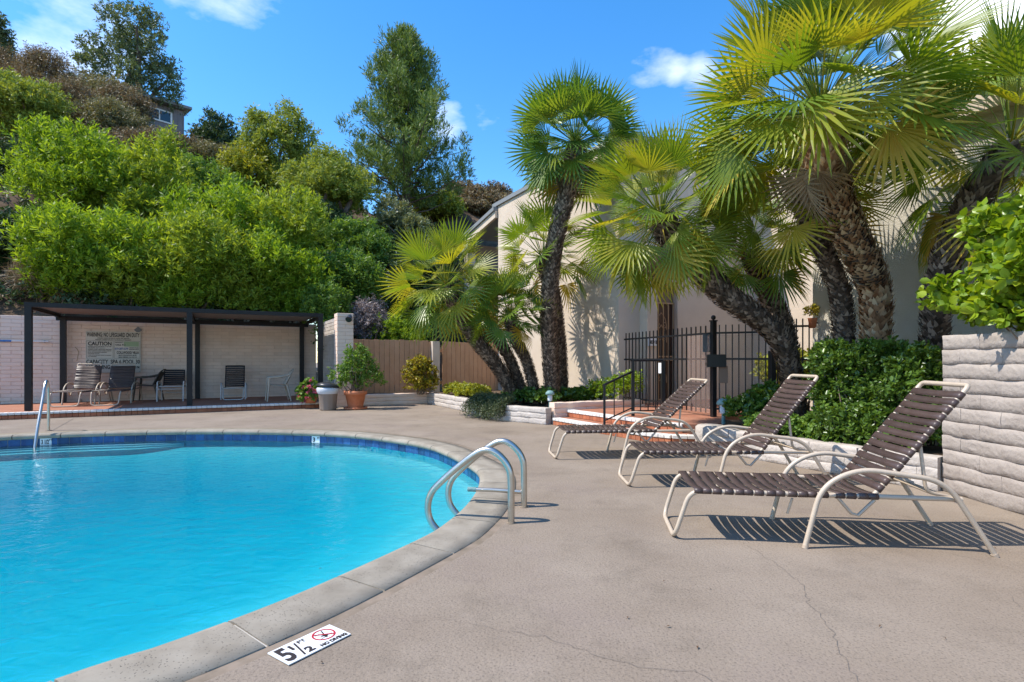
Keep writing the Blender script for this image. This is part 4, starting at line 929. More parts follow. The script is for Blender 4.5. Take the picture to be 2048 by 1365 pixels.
def plant(name, label, cat, base, top, rad, lm, seed, ntw, per=12, tl=.35, ll=.1, lw=.035, up=.5, nl=18, group=None, plumes=(), trunk=None, ry=None, crown_from=.0, f=(.26, .44), spread=.9, shell=(.5, 1), stems=5, twigm='twig'):
    rs = np.random.RandomState(seed); x, y, z = base; h = top - z; zc0 = z + h*crown_from
    root = thing(name, base, label, cat, group)
    c = (x, y, (zc0 + top)/2); r = (rad, ry or rad*.8, (top - zc0)/2)
    lo = lobes_in(c, r, nl, rs, f)
    if lm in ('bright', 'lime'):
        for i in range(22):
            a = rs.uniform(0, 6.28); q = rs.rand()**.5*.95; e = math.sqrt(max(0.05, 1 - q*q))
            lo.append((c[0] + r[0]*q*math.cos(a), c[1] + r[1]*q*math.sin(a), c[2] + r[2]*e*.92, .15 + .08*rs.rand(), .15 + .08*rs.rand(), rs.uniform(.35, .8)))
    for dx, dz, pr_, ph in plumes: lo.append((x + dx, y + rs.uniform(-.3, .3)*rad, z + dz, pr_, pr_, ph))
    V, n, tri = twig_leaves(lo, ntw, per, tl, ll, lw, up, rs, shell, spread)
    V = V - np.array(base); link('crown' if 'tree' in name or 'pine' in name else 'foliage', np_mesh(name, V, n, LM[lm], tri), root)
    mb = MB(); tr = trunk or .05
    for i in range(stems):
        q = lo[i % len(lo)]; a = Vector((rs.uniform(-.3, .3)*tr*4, rs.uniform(-.3, .3)*tr*4, -.15)); b = Vector((q[0]-x, q[1]-y, q[2]-z)); m_ = a.lerp(b, .5) + Vector((rs.uniform(-.2, .2)*rad, rs.uniform(-.2, .2)*rad, .12*h))
        mb.tube([tuple(p) for p in cr([tuple(a), tuple(m_), tuple(b)], k=4)], list(np.linspace(tr, tr*.3, 9)), 6)
    mb.build('trunk' if 'tree' in name or 'pine' in name else 'stems', M['bark'] if trunk else M[twigm], root, False)
    return root
def hb(px, Y): x = px2(px, Y); return (x, Y, gz(x, Y) - .15)
def hp(name, label, cat, px, Y, pytop, wpx, lm, seed, ntw, **k):
    b = hb(px, Y); return plant(name, label, cat, b, py2(pytop, Y), wpx*Y/F/2, lm, seed, ntw, **k)
SG = 'bright green shrubs on the slope'
def plum(Y, px, lst): return [(px2(a, Y) - px2(px, Y), py2(b, Y) - hb(px, Y)[2] - 1.15, .22, 1.05) for a, b in lst for _r in range(4)]
kw = dict(per=16, tl=.5, ll=.16, lw=.036, up=1.0, group=SG, spread=.75)
hp('shrub', 'tall bright green shrub with plume tips at the left of the slope', 'shrub', 150, 18, 310, 260, 'bright', 1, 1700, plumes=plum(18, 150, [(85, 262), (115, 258), (205, 275), (150, 300)]), **kw)
hp('shrub', 'bright green shrub with one tall plume left of the dark hollow', 'shrub', 300, 18.3, 345, 220, 'lime', 2, 1400, plumes=plum(18.3, 300, [(320, 255), (305, 290), (270, 330)]), **kw)
hp('shrub', 'bright green shrub above the middle of the awning roof', 'shrub', 445, 17.8, 410, 260, 'bright', 3, 1600, plumes=plum(17.8, 445, [(480, 385), (400, 420)]), **kw)
hp('shrub', 'bright green shrub at right with a plume above the awning end', 'shrub', 565, 18, 425, 210, 'lime', 4, 1400, plumes=plum(18, 565, [(612, 385), (560, 400)]), **kw)
hp('shrub', 'bright green shrub low behind the awning roof at left', 'shrub', 190, 15.4, 470, 270, 'bright', 5, 1700, **kw)
hp('shrub', 'bright green shrub low behind middle awning post', 'shrub', 385, 16.3, 480, 260, 'lime', 6, 1700, **kw)
hp('shrub', 'bright green shrub low behind the right awning end', 'shrub', 540, 17.1, 495, 220, 'bright', 7, 1500, **kw)
kw = dict(per=16, tl=.4, ll=.15, lw=.036, up=.9, group=SG, spread=.75, nl=16, f=(.3, .5))
for i, (px, Y, pt_, wp, lab) in enumerate([(140, 15.0, 540, 150, 'lowest bright green shrub behind the awning left post'), (255, 15.5, 545, 170, 'lowest bright green shrub above the rules board'), (370, 16.0, 550, 170, 'lowest bright green shrub above middle awning post'), (480, 16.6, 550, 170, 'lowest bright green shrub above the sled base chair'), (590, 17.2, 555, 150, 'lowest bright green shrub at right end of awning')]):
    hp('shrub', lab, 'shrub', px, Y, pt_, wp, ('bright', 'lime')[i % 2], 20+i, 900, **kw)
kw = dict(per=14, tl=.35, ll=.13, lw=.045, up=.5)
hp('shrub', 'dense round olive green shrub mass behind the bright shrubs', 'shrub', 350, 22, 322, 320, 'mid', 8, 3000, nl=22, f=(.2, .36), **kw)
hp('shrub', 'dark ivy like shrub at the left edge above the wall', 'shrub', 15, 15.4, 430, 150, 'dark', 9, 2000, **kw)
hp('shrub', 'yellow topped dark green shrub high at the left edge', 'shrub', 35, 21.5, 150, 230, 'olive', 10, 2600, **kw)
hp('shrub', 'dark green shrub under the yellow topped shrub at left', 'shrub', 60, 20, 290, 190, 'dark', 11, 1800, **kw)
BG = 'dry brown brush on the upper hill'
kw = dict(per=16, tl=.6, ll=.13, lw=.032, up=.8, group=BG, nl=30, f=(.15, .30), stems=9)
for i, (px, Y, pt_, wp, lab) in enumerate([(15, 31, 95, 150, 'dry brown brush on hill crest at the left edge'), (95, 30, 112, 180, 'dry brown brush on the crest left of the tall tree'), (185, 30, 135, 170, 'dry brown brush at the foot of the tall hill tree'), (250, 28.5, 178, 110, 'dry brown brush just left of the hilltop house'), (140, 26.5, 175, 180, 'dry brown brush in the middle of the left slope'), (215, 26, 222, 150, 'dry brown brush below the tall hill tree'), (300, 25.5, 280, 130, 'dry brown brush directly below the hilltop house'), (365, 26, 290, 120, 'dry brown brush below right corner of hilltop house'), (420, 26, 305, 110, 'dry brown brush below the dark round tree'), (200, 24, 285, 180, 'dry brown brush just above the bright shrubs'), (75, 24.5, 210, 150, 'dry brown brush behind the yellow topped shrub')]):
    hp('dry_brush', lab, 'brush', px, Y, pt_, wp, ('brown', 'brown', 'brownolive')[i % 3], 30+i, 2400, **kw)
kw = dict(per=14, tl=.5, ll=.22, lw=.07, up=.3, stems=8)
hp('hill_tree', 'tall loose dark green tree on the crest behind the hilltop house', 'tree', 262, 36, -20, 205, 'bluegreen', 50, 2200, trunk=.22, nl=44, f=(.14, .26), crown_from=.02, **kw)
hp('hill_tree', 'dark round dense tree right of the hilltop house', 'tree', 432, 32, 222, 118, 'dark', 51, 1300, trunk=.15, nl=16, f=(.25, .4), **kw)
hp('hill_tree', 'twiggy dark tree cut by the left photo edge', 'tree', -22, 32, 10, 90, 'bluegreen', 52, 900, trunk=.12, nl=12, f=(.2, .35), **kw)
kw = dict(per=14, tl=.45, ll=.16, lw=.045, up=.6, stems=8)
hp('olive_tree', 'airy olive green tree left of the pine', 'tree', 555, 24.5, 205, 165, 'olive', 53, 1900, trunk=.14, nl=22, f=(.18, .32), crown_from=.1, **kw)
hp('olive_tree', 'yellowish tree between the olive tree and brown brush', 'tree', 505, 23.5, 290, 110, 'yellow', 54, 900, trunk=.1, nl=14, f=(.22, .38), **kw)
hp('olive_tree', 'crooked spreading tree with bare dark trunk in front of pine', 'tree', 640, 22.5, 305, 240, 'olive', 55, 1700, trunk=.16, nl=20, f=(.18, .3), crown_from=.35, **kw)
hp('shrub', 'dark shrub below the crooked tree', 'shrub', 620, 21.5, 395, 190, 'dark', 56, 1500, per=14, tl=.4, ll=.14, lw=.05)
hp('shrub', 'rounded grey green shrub below the pine', 'shrub', 800, 23, 392, 165, 'grey', 57, 1900, per=14, tl=.3, ll=.12, lw=.05, nl=18, f=(.22, .38))
hp('shrub', 'mid green shrub right of the bright shrubs', 'shrub', 710, 20.5, 436, 170, 'mid', 58, 1900, per=14, tl=.35, ll=.13, lw=.04, up=.7)
hp('shrub', 'lighter green shrub above the wall pillar', 'shrub', 700, 17.8, 505, 140, 'mid', 59, 2000, per=14, tl=.4, ll=.12, lw=.035, up=.9)
hp('shrub', 'small green shrub right behind the wall pillar', 'shrub', 655, 16.6, 560, 90, 'mid', 60, 1000, per=14, tl=.3, ll=.1, lw=.03, up=.9)
hp('dry_shrub', 'grey lilac dried shrub behind the fence left end', 'shrub', 735, 17.1, 600, 90, 'lilac', 61, 900, per=14, tl=.3, ll=.1, lw=.02, up=.4)
hp('dry_shrub', 'grey lilac dried shrub between the green shrubs', 'shrub', 662, 18.2, 520, 60, 'lilac', 62, 600, per=14, tl=.3, ll=.1, lw=.02, up=.4)
hp('dry_shrub', 'straw coloured dry stems above the wall left end', 'shrub', 85, 14.9, 545, 85, 'straw', 63, 500, per=12, tl=.5, ll=.28, lw=.015, up=.2)
hp('shrub', 'low green hedge showing over the tan fence', 'shrub', 795, 17.2, 668, 150, 'bright', 64, 900, per=14, tl=.15, ll=.09, lw=.03, up=.6)
hp('shrub', 'dark shrub in shade behind the left palms', 'shrub', 850, 19.5, 470, 190, 'dark', 65, 1500, per=14, tl=.35, ll=.12, lw=.045)
for i, (px, Y, pt_, wp, lm, lab) in enumerate([(925, 38, 350, 110, 'brown', 'grey brown bush on the far crest right of the pine'), (985, 41, 368, 90, 'brown', 'grey brown bush on far crest touching the house roof'), (930, 33, 420, 120, 'brown', 'brown bush left of the porch'), (1010, 38, 400, 90, 'brown', 'brown bush hidden behind the porch roof'), (870, 31, 392, 120, 'olive', 'olive bush at the foot of the pine'), (960, 36, 385, 100, 'brown', 'brown bush on the crest above the porch'), (680, 34, 318, 120, 'dark', 'dark bush on the crest behind the crooked tree')]):
    hp('hill_bush', lab, 'bush', px, Y, pt_, wp, lm, 70+i, 1100, per=14, tl=.5, ll=.2, lw=.07, nl=14, f=(.25, .4))
rs = np.random.RandomState(77); lo = []
for k in range(420):
    t_, d_ = rs.uniform(-5, 15), .5 + 11*rs.rand()**1.3
    if t_ > 7.4: d_ -= 2.0
    p = TD(t_, d_, float(hill_z(t_, d_)) + .15); lo.append((*p, .55, .55, .38))
V, n, tri = twig_leaves(lo, 5200, 14, .3, .12, .045, .5, rs, (.5, 1), .9)
tag(link('undergrowth', np_mesh('undergrowth', V, n, LM['dark'], tri)), 'dark low undergrowth covering the slope between the shrubs', 'undergrowth', kind='stuff')
# pine: trunk, limbs, plumes of needles
def pine(px, Y, pytop, wpx, seed):
    rs = np.random.RandomState(seed); b = hb(px + 25, Y); top = py2(pytop, Y); h = top - b[2]; root = thing('pine_tree', b, 'tall green pine standing above the slope in the middle', 'tree'); Wd = wpx*Y/F/2
    mb = MB(); mb.tube([(0, 0, -.2), (.1, 0, h*.3), (-.1, .1, h*.6), (.05, 0, h*.93)], [.24, .19, .12, .03], 8); lo = []
    for i in range(84):
        f = .06 + .92*i/83; z = h*f; prof_ = np.interp(f, [0, .15, .35, .55, .62, .8, 1], [.7, 1.0, 1.10, .52, .62, .46, .08])*Wd
        a = i*2.4 + rs.uniform(-.3, .3); ln = prof_*rs.uniform(.45, 1.2); e = (ln*math.cos(a), ln*math.sin(a), z + ln*.28)
        mb.tube([(0, 0, z - .1), (e[0]*.5, e[1]*.5, z + ln*.05), e], [.05, .035, .012], 5)
        for q in (.45, .72, 1.0):
            lo.append((b[0] + e[0]*q, b[1] + e[1]*q, b[2] + z + ln*.28*q*q + .15, .24 + .14*rs.rand(), .24 + .14*rs.rand(), .34 + .22*rs.rand()))
    V, n, tri = twig_leaves(lo, 5200, 14, .5, .22, .036, 1.2, rs, (.3, 1), .55)
    link('crown', np_mesh('pine_needles', V - np.array(b), n, LM['pine'], tri), root); mb.build('trunk', M['bark'], root, False)
pine(785, 28, 88, 235, 80)
# hilltop house
HA = R(50); hc = Vector((-23.5, 36.0, 0)); hh = thing('hilltop_house', (-23, 36, 11), 'grey siding house with a slanted eave on the hilltop', 'house')
hd, hn = Vector((math.cos(HA), math.sin(HA), 0)), Vector((math.sin(HA), -math.cos(HA), 0))
MB().box(tuple(hc - hn*1.5 + Vector((0, 0, 13.6))), (3.9, 3.0, 9.0), HA).build('wall', M['hwall'], hh)
MB().box(tuple(hc - hn*1.4 + Vector((0, 0, 18.2))), (4.5, 3.9, .17), m=(Matrix.Rotation(HA, 3, 'Z') @ Matrix.Rotation(R(-1.5), 3, 'Y'))).build('roof', M['fascia'], hh)
for k in range(14):
    MB().box(tuple(hc + hd*(-1.85 + k*.285) + hn*.005 + Vector((0, 0, 13.6))), (.02, .02, 8.9), HA).build('siding_batten', M['hwall'], hh)
wc = hc + hd*(.45) + hn*.03 + Vector((0, 0, 17.35)); wf = MB().box(tuple(wc), (1.5, .10, .80), HA).build('window', M['wtrim'], hh)
for o_x in (-.34, .34): MB().box(tuple(wc + hd*o_x + hn*.052), (.6, .02, .62), HA).build('pane', M['glass'], wf)

# ------------------------------------------------------------------ palms
def frond_mesh(name, Lp, Rf, A, nseg, bend, droop, cup, m, seed, fold=.45, split=.36):
    rs = random.Random(seed); mb = MB()
    # petiole curved in the YZ plane
    pet = []
    for k in range(6):
        u = k/5; pet.append((0, Lp*u, -droop*.35*Lp*u*u))
    mb.tube(pet, [.016, .012, .010, .008, .007, .006], 5)
    slope = -math.atan(droop*.7) - bend; o = Vector(pet[-1]); fy = Vector((0, math.cos(slope), math.sin(slope))); fz = Vector((0, -math.sin(slope), math.cos(slope))); fx = Vector((1, 0, 0))
    dth = 2*A/nseg
    for k in range(nseg):
        a = -A + (k + .5)*dth + rs.uniform(-.02, .02); fr = abs(a)/A; Lk = Rf*(1 - .28*fr**2)*rs.uniform(.93, 1.05); hwid = math.tan(dth/2)*split*Rf
        def P(r, s, low):
            dv = fx*math.sin(a) + fy*math.cos(a); pv = fx*math.cos(a) - fy*math.sin(a)
            zz = cup*Rf*(r/Rf)*abs(math.sin(a))*1.0 - (.10 + .5*droop)*Rf*(r/Rf)**2.2
            return o + dv*r + pv*s + fz*(zz - low) + Vector((0, 0, -.16*droop*Rf*(r/Rf)**3))
        r1, r2 = split*Rf, split*Rf + (Lk - split*Rf)*.55; w1, w2 = hwid, hwid*.75
        vs = [P(.02, 0, 0), P(r1, -w1, 0), P(r1, 0, w1*fold), P(r1, w1, 0), P(r2, -w2, 0), P(r2, 0, w2*fold), P(r2, w2, 0), P(Lk, rs.uniform(-.01, .01), 0)]
        mb.add(vs, [(0, 1, 2), (0, 2, 3), (1, 4, 5, 2), (2, 5, 6, 3), (4, 7, 5), (5, 7, 6)])
    return mb.mesh(name, m)
FM = {}
def fronds_for(key, m, near):
    if key in FM: return FM[key]
    out = []
    for i, (bend, droop, A, cup) in enumerate([(.0, .0, 1.25, .30), (.05, .02, 1.35, .26), (.12, .04, 1.45, .22), (.2, .06, 1.5, .18), (.28, .10, 1.55, .15), (.42, .2, 1.6, .1)]):
        for v in range(2): out.append(frond_mesh('frond', .88, .80, A, (22 if near else 17), bend, droop, cup, m, i*5+v))
    FM[key] = out; return out
def palm(label, base, crown, ctrl, r0, r1, nf, sc, seed, m='palm', near=True, tan=None, skirt=0, lean_axis=.45, emin=-38, tr_only=False, scl=.085, yellow=3, lift=0.0, grp='fan palms beside the entry'):
    rs = random.Random(seed); root = thing('fan_palm', base, label, 'palm', grp)
    B, K = Vector(base), Vector(crown); path = [Vector(p) for p in cr([tuple(B - Vector((0, 0, .1)))] + [tuple(c) for c in ctrl] + [tuple(K)], k=10)]
    n = len(path); rad = [r0 + (r1 - r0)*(i/(n-1)) for i in range(n)]
    mb = MB(); mb.tube([p - B for p in path], [q*.88 for q in rad], 12); tr = mb.build('trunk', M['bark'], root, False)
    Lt = sum((path[i+1]-path[i]).length for i in range(n-1)); acc = [0]
    for i in range(n-1): acc.append(acc[-1] + (path[i+1]-path[i]).length)
    V = []; V2 = []
    ns = int(Lt/.032); ga = 0.0
    for j in range(ns):
        s = Lt*j/ns; i = max(k for k in range(n) if acc[k] <= s); i = min(i, n-2); f = (s - acc[i])/max(acc[i+1]-acc[i], 1e-6); p = path[i].lerp(path[i+1], f); t = (path[i+1]-path[i]).normalized(); q = rad[i] + (rad[i+1]-rad[i])*f
        x = t.orthogonal().normalized(); y = t.cross(x); big = tan is not None and s/Lt > tan
        cnt = max(9, int(2*math.pi*q/(.058 if big else .05)))
        for k in range(cnt):
            a = 2*math.pi*(k + .5*(j % 2) + rs.uniform(-.25, .25))/cnt; d = x*math.cos(a) + y*math.sin(a); side = t.cross(d)
            ln = scl*(1.5 if big else 1.0)*rs.uniform(.6, 1.25); ww = (.040 if big else .028)*rs.uniform(.8, 1.2)*(scl/.085)**.5
            b = p + d*q*.86 - B; tip = b + (d*rs.uniform(.45, .8) + t*rs.uniform(.5, 1.0) + side*rs.uniform(-.25, .25)).normalized()*ln
            mid = b + (d*.8 + t*.6).normalized()*ln*.55
            quad = [tuple(b - side*ww), tuple(b + side*ww), tuple(mid + side*ww*.75), tuple(tip), tuple(mid - side*ww*.75)]
            (V2 if big else V).extend(quad)
    if V: tag(link('trunk_scales', np_mesh('trunk_scales', V, 5, LM['scale']), root), kind='stuff')
    if V2: tag(link('leaf_bases', np_mesh('leaf_bases', V2, 5, LM['scaletan']), root), kind='stuff')
    tdir = (path[-1] - path[-4]).normalized(); ax = (tdir*lean_axis + Vector((0, 0, 1))*(1 - lean_axis)).normalized()
    ms = fronds_for((m, near), LM[m], near); mo = fronds_for(('palmorange', near), LM['palmorange'], near); md = fronds_for(('palmdry', near), LM['palmdry'], near)
    x = ax.orthogonal().normalized(); y = ax.cross(x)
    def put(me, e, phi, scale, roll):
        rdir = x*math.cos(phi) + y*math.sin(phi); Y = (rdir*math.cos(e) + ax*math.sin(e)).normalized(); Z = (ax - Y*ax.dot(Y)); Z = Z.normalized() if Z.length > .05 else -rdir
        Xv = Y.cross(Z); Mx = Matrix((Xv, Y, Z)).transposed() @ Matrix.Rotation(roll, 3, 'Y')
        o = link('frond', me, root, K - B + ax*(.12*sc*(e + .4)) + rdir*.05); o.rotation_euler = Mx.to_euler(); o.scale = (scale,)*3; return o
    for k in range(nf):
        f = (k + .5)/nf; e = R(86) + (R(emin) - R(86))*f**.85 + rs.uniform(-.10, .10); phi = k*2.39996 + rs.uniform(-.2, .2)
        lvl = min(5, max(0, int(f*5.2 + rs.uniform(-1.3, 1.3)))); s = sc*rs.uniform(.88, 1.08)*(1.0 - .22*max(0, .2 - f)/.2)
        if rs.random() < .26: s *= .68
        pool_ = mo if (k >= nf - yellow and rs.random() < .8) else ms
        put(pool_[lvl*2 + (k % 2)], e, phi, s, rs.uniform(-.95, .95))
    for k in range(skirt):
        put(md[10 + k % 2], R(-58) + rs.uniform(-.25, .12), k*2.39996, sc*rs.uniform(.55, .8), rs.uniform(-.5, .5))
    return root
def P3(px, py, Y): return (px2(px, Y), Y, py2(py, Y))
def B3(px, Y, z=.28): return (px2(px, Y), Y, z)
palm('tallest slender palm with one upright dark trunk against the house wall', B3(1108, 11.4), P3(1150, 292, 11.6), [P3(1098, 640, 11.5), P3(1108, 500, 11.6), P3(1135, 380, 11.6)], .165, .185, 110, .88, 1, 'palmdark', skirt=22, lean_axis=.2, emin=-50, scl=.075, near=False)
palm('leftmost palm leaning far left over the tan fence', B3(1040, 11.9), P3(893, 575, 11.9), [P3(1000, 740, 11.9), P3(945, 670, 11.9)], .14, .165, 72, .86, 2, skirt=0, lean_axis=.3, emin=-46, yellow=4, scl=.075, near=False)
palm('short palm leaning left just right of the leftmost one', B3(1056, 12.2), P3(975, 615, 12.3), [P3(1020, 720, 12.2), P3(985, 655, 12.2)], .12, .14, 30, .70, 3, lean_axis=.3, scl=.07, near=False)
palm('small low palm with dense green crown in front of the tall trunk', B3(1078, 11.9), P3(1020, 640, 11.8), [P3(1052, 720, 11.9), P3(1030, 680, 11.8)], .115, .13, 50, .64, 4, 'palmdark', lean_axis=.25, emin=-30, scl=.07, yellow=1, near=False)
palm('palm crown half hidden behind the tallest palm trunk', B3(1122, 12.3), P3(1085, 520, 12.5), [P3(1118, 700, 12.3), P3(1105, 590, 12.4)], .17, .18, 48, .86, 5, lean_axis=.2, emin=-35, scl=.07, near=False)
palm('palm leaning steeply left across the iron gate', B3(1605, 7.5, .26), P3(1322, 440, 8.0), [P3(1560, 680, 7.6), P3(1450, 590, 7.8), P3(1370, 505, 7.95)], .125, .205, 84, .80, 6, skirt=5, lean_axis=.25, emin=-56, yellow=5)
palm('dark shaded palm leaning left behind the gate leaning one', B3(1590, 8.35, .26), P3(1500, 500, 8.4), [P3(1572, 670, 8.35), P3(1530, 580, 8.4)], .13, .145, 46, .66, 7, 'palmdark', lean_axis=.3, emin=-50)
palm('largest palm with thick tan shaggy trunk bending left above the hedge', B3(1748, 6.75, .26), P3(1640, 235, 6.3), [P3(1752, 620, 6.75), P3(1735, 540, 6.65), P3(1690, 450, 6.5), P3(1655, 360, 6.35)], .115, .22, 98, .98, 8, tan=.30, skirt=5, lean_axis=.15, emin=-30, yellow=4, scl=.08)
palm('palm with ringed reddish trunk just left of the largest palm', B3(1690, 7.15, .26), P3(1600, 400, 7.3), [P3(1685, 620, 7.15), P3(1655, 520, 7.2)], .12, .135, 40, .78, 9, lean_axis=.3, emin=-40, scl=.07)
palm('palm at the right edge rising behind the yellow green bush', B3(1872, 6.2, .26), P3(2020, 300, 6.0), [P3(1874, 600, 6.2), P3(1930, 430, 6.1)], .115, .15, 54, .92, 10, lean_axis=.2, emin=-55)
# leafy tree beyond the wing
plant('leafy_tree', 'light green leafy tree behind the right palm above the wing roof', 'tree', (14.2, 16, 0), py2(40, 16), 2.6, 'yellow', 90, 1500, per=14, tl=.4, ll=.16, lw=.08, trunk=.15, crown_from=.55, nl=16, f=(.25, .4))

# ------------------------------------------------------------------ near plants
def leafy(name, label, cat, base, lobes, lm, seed, ntw, per, tl, ll, lw, up=.4, shell=(.6, 1), shape='leaf', down=.35, nobj=0, kind=None, group=None, spread=.9, twigs=0):
    rs = np.random.RandomState(seed); V, n, tri = twig_leaves(lobes, ntw, per, tl, ll, lw, up, rs, shell, spread, down, shape); V = (V - np.array(base)).reshape(-1, n, 3)
    if kind == 'stuff':
        return tag(link(name, np_mesh(name, V + 0, n, LM[lm], tri), None, base), label, cat, kind='stuff')
    root = thing(name, base, label, cat, group)
    if nobj:
        cenp = V.mean(1) + np.array(base); dist = np.linalg.norm(cenp - np.array((0, 0, H)), axis=1); order = np.argsort(dist); pick = order[:nobj]; rest = np.setdiff1d(np.arange(len(V)), pick)
        for i in pick:
            c = V[i].mean(0); link('leaf', np_mesh('leaf', V[i] - c, n, LM[lm], tri), root, tuple(c))
        tag(link('foliage', np_mesh('foliage', V[rest], n, LM[lm], tri), root), kind='stuff')
    else: link('foliage', np_mesh('foliage', V, n, LM[lm], tri), root)
    if twigs:
        mb = MB()
        for i in range(twigs):
            q = lobes[rs.randint(len(lobes))]; e = np.array(q[:3]) + unit(rs.normal(size=3))*np.array(q[3:])*rs.uniform(.5, .95) - np.array(base); a = np.array((e[0]*.3 + rs.uniform(-.08, .08), e[1]*.3, 0)); m_ = (a + e)/2 + rs.normal(size=3)*.05
            mb.tube([tuple(a), tuple(m_), tuple(e)], [.012, .009, .004], 5)
        mb.build('stems', M['twig'], root, False)
    return root
# clipped hedge
rs = np.random.RandomState(5); lo = []
for k in range(170):
    u = rs.rand(); v = rs.uniform(-.34, .30); z = rs.uniform(.36, 1.30); p = np.array((3.55, 6.55))*(1-u) + np.array((4.05, 5.52))*u + np.array((.78, .42))*(v + .36)
    lo.append((p[0], p[1], z, .13, .13, .13))
for k in range(16):
    u = rs.uniform(.1, 1); lo.append((*(np.array((3.5, 6.3))*(1-u) + np.array((3.86, 5.55))*u + np.array((.06, .03))), rs.uniform(.3, .5), .14, .14, .2))
leafy('hedge', 'clipped dark glossy green hedge block behind the loungers', 'hedge', (4.0, 6.1, .26), lo, 'hedge', 6, 5200, 8, .08, .052, .028, .2, (.5, 1), nobj=300, twigs=60)
# large round leaf bush over the wall
lo = []
for k in range(96):
    u = rs.rand(); x = 4.02 + rs.uniform(-.08, .95); y = 5.05 - u*2.2; z = rs.uniform(1.48, 2.34 + .35*u - .25*max(0, 4.15 - x)/.2)
    lo.append((x, y, z, .17, .17, .17))
leafy('leafy_bush', 'yellow green bush with big rounded leaves spilling over white wall', 'bush', (4.5, 4.4, 1.2), lo, 'bushy', 7, 3000, 7, .13, .085, .062, .3, (.4, 1), nobj=300, twigs=50)
# ground cover etc.
def patch(poly, n, z, r, seed):
    rs = np.random.RandomState(seed); poly = np.array(poly); out = []
    for k in range(n):
        w_ = rs.dirichlet(np.ones(len(poly))*.7); p = (poly*w_[:, None]).sum(0); out.append((p[0], p[1], z + rs.uniform(-.04, .06), r*rs.uniform(.7, 1.3), r*rs.uniform(.7, 1.3), r*rs.uniform(.5, .9)))
    return out
leafy('ground_cover', 'yellow green ground cover on the planter below the fence', 'plants', (-1.4, 14.5, .27), patch([(-2.1, 15.4), (-1.1, 13.6), (-.6, 12.8), (-.6, 14), (-1.5, 15.8)], 40, .36, .16, 1), 'yellow', 11, 900, 8, .1, .075, .04, .7, kind='stuff', down=.0)
leafy('ground_cover', 'dark green ground cover around the left palm trunks', 'plants', (.5, 11.2, .27), patch([(-.5, 12.3), (-.05, 11.5), (.65, 10.75), (1.7, 11.25), (2.4, 11.9), (1.4, 12.5), (.2, 12.8)], 60, .38, .16, 2), 'hedge', 12, 1500, 8, .1, .07, .045, .6, kind='stuff', down=.0)
leafy('ground_cover', 'light green ground cover behind the curved planter wall', 'plants', (3.4, 6.9, .27), patch([(3.0, 7.2), (3.4, 6.5), (3.62, 6.2), (4.0, 7.0), (3.4, 7.7)], 24, .32, .13, 3), 'mid', 13, 700, 8, .09, .055, .03, .6, kind='stuff', down=.0)
leafy('green_plant', 'pale green sunlit bush behind the raised iron fence', 'plant', (5.2, 10.2, .2), patch([(4.75, 9.4), (5.5, 10.3), (5.2, 10.9)], 22, .95, .38, 4), 'yellow', 14, 900, 8, .15, .07, .05, .5)
leafy('dark_plant', 'dark leafy plant beside the gate in the planter', 'plant', (3.55, 7.9, .26), [(3.30, 8.0, .42, .12, .12, .14), (3.55, 7.9, .48, .18, .16, .2), (3.72, 8.0, .58, .14, .15, .2), (3.45, 7.7, .36, .16, .12, .12)], 'hedge', 15, 260, 8, .14, .085, .04, .7, twigs=14)
leafy('flowering_plant', 'light green plant with reddish tips behind the stair handrail', 'plant', (2.3, 11.4, .3), [(2.15, 11.45, .55, .22, .2, .25), (2.45, 11.35, .62, .2, .2, .3), (1.85, 11.6, .5, .25, .2, .2)], 'bushy', 16, 300, 8, .14, .06, .03, .8, twigs=10)
for k, (x, y, z) in enumerate([(2.40, 11.35, .93), (2.52, 11.35, .88), (2.28, 11.40, .86)]): pass
# trailing rosemary over the planter wall
rr = np.random.RandomState(9); V = []
for k in range(520):
    u = rr.rand(); a = np.array((-.78, 12.0))*(1-u) + np.array((-.02, 11.05))*u; s = rr.uniform(.05, .55); c = np.array((-.75, -.45))*s*.9
    p0 = np.array((a[0] + .1, a[1] + .1, .42 + rr.uniform(-.05, .1))); p2 = np.array((a[0] + c[0], a[1] + c[1] - .1, rr.uniform(.02, .22))); p1 = (p0 + p2)/2 + np.array((-.10, -.10, .18))
    for j in range(26):
        t = rr.rand(); p = p0*(1-t)**2 + p1*2*t*(1-t) + p2*t*t; tg = unit(2*(1-t)*(p1-p0) + 2*t*(p2-p1)); d = unit(tg*.4 + rr.normal(size=3)*.6); sd = unit(np.cross(d, rr.normal(size=3)))
        V += [p, p + d*.022 + sd*.006, p + d*.05, p + d*.022 - sd*.006]
rb = thing('trailing_rosemary', (-.6, 11.2, 0), 'dark trailing rosemary clump hanging over the white planter wall', 'plant'); link('foliage', np_mesh('rosemary', np.array(V) - np.array((-.6, 11.2, 0)), 4, LM['rosemary']), rb)
leafy('croton_bush', 'mottled yellow and brown bush against the fence post', 'bush', (px2(840, 15.2), 15.2, .28), [(px2(840, 15.2) + a, 15.2, z, .28, .25, .26) for a, z in ((-.2, .75), (.15, .8), (0, 1.0), (-.05, .5), (.2, .5))], 'croton', 17, 420, 8, .13, .08, .04, .6, twigs=20)
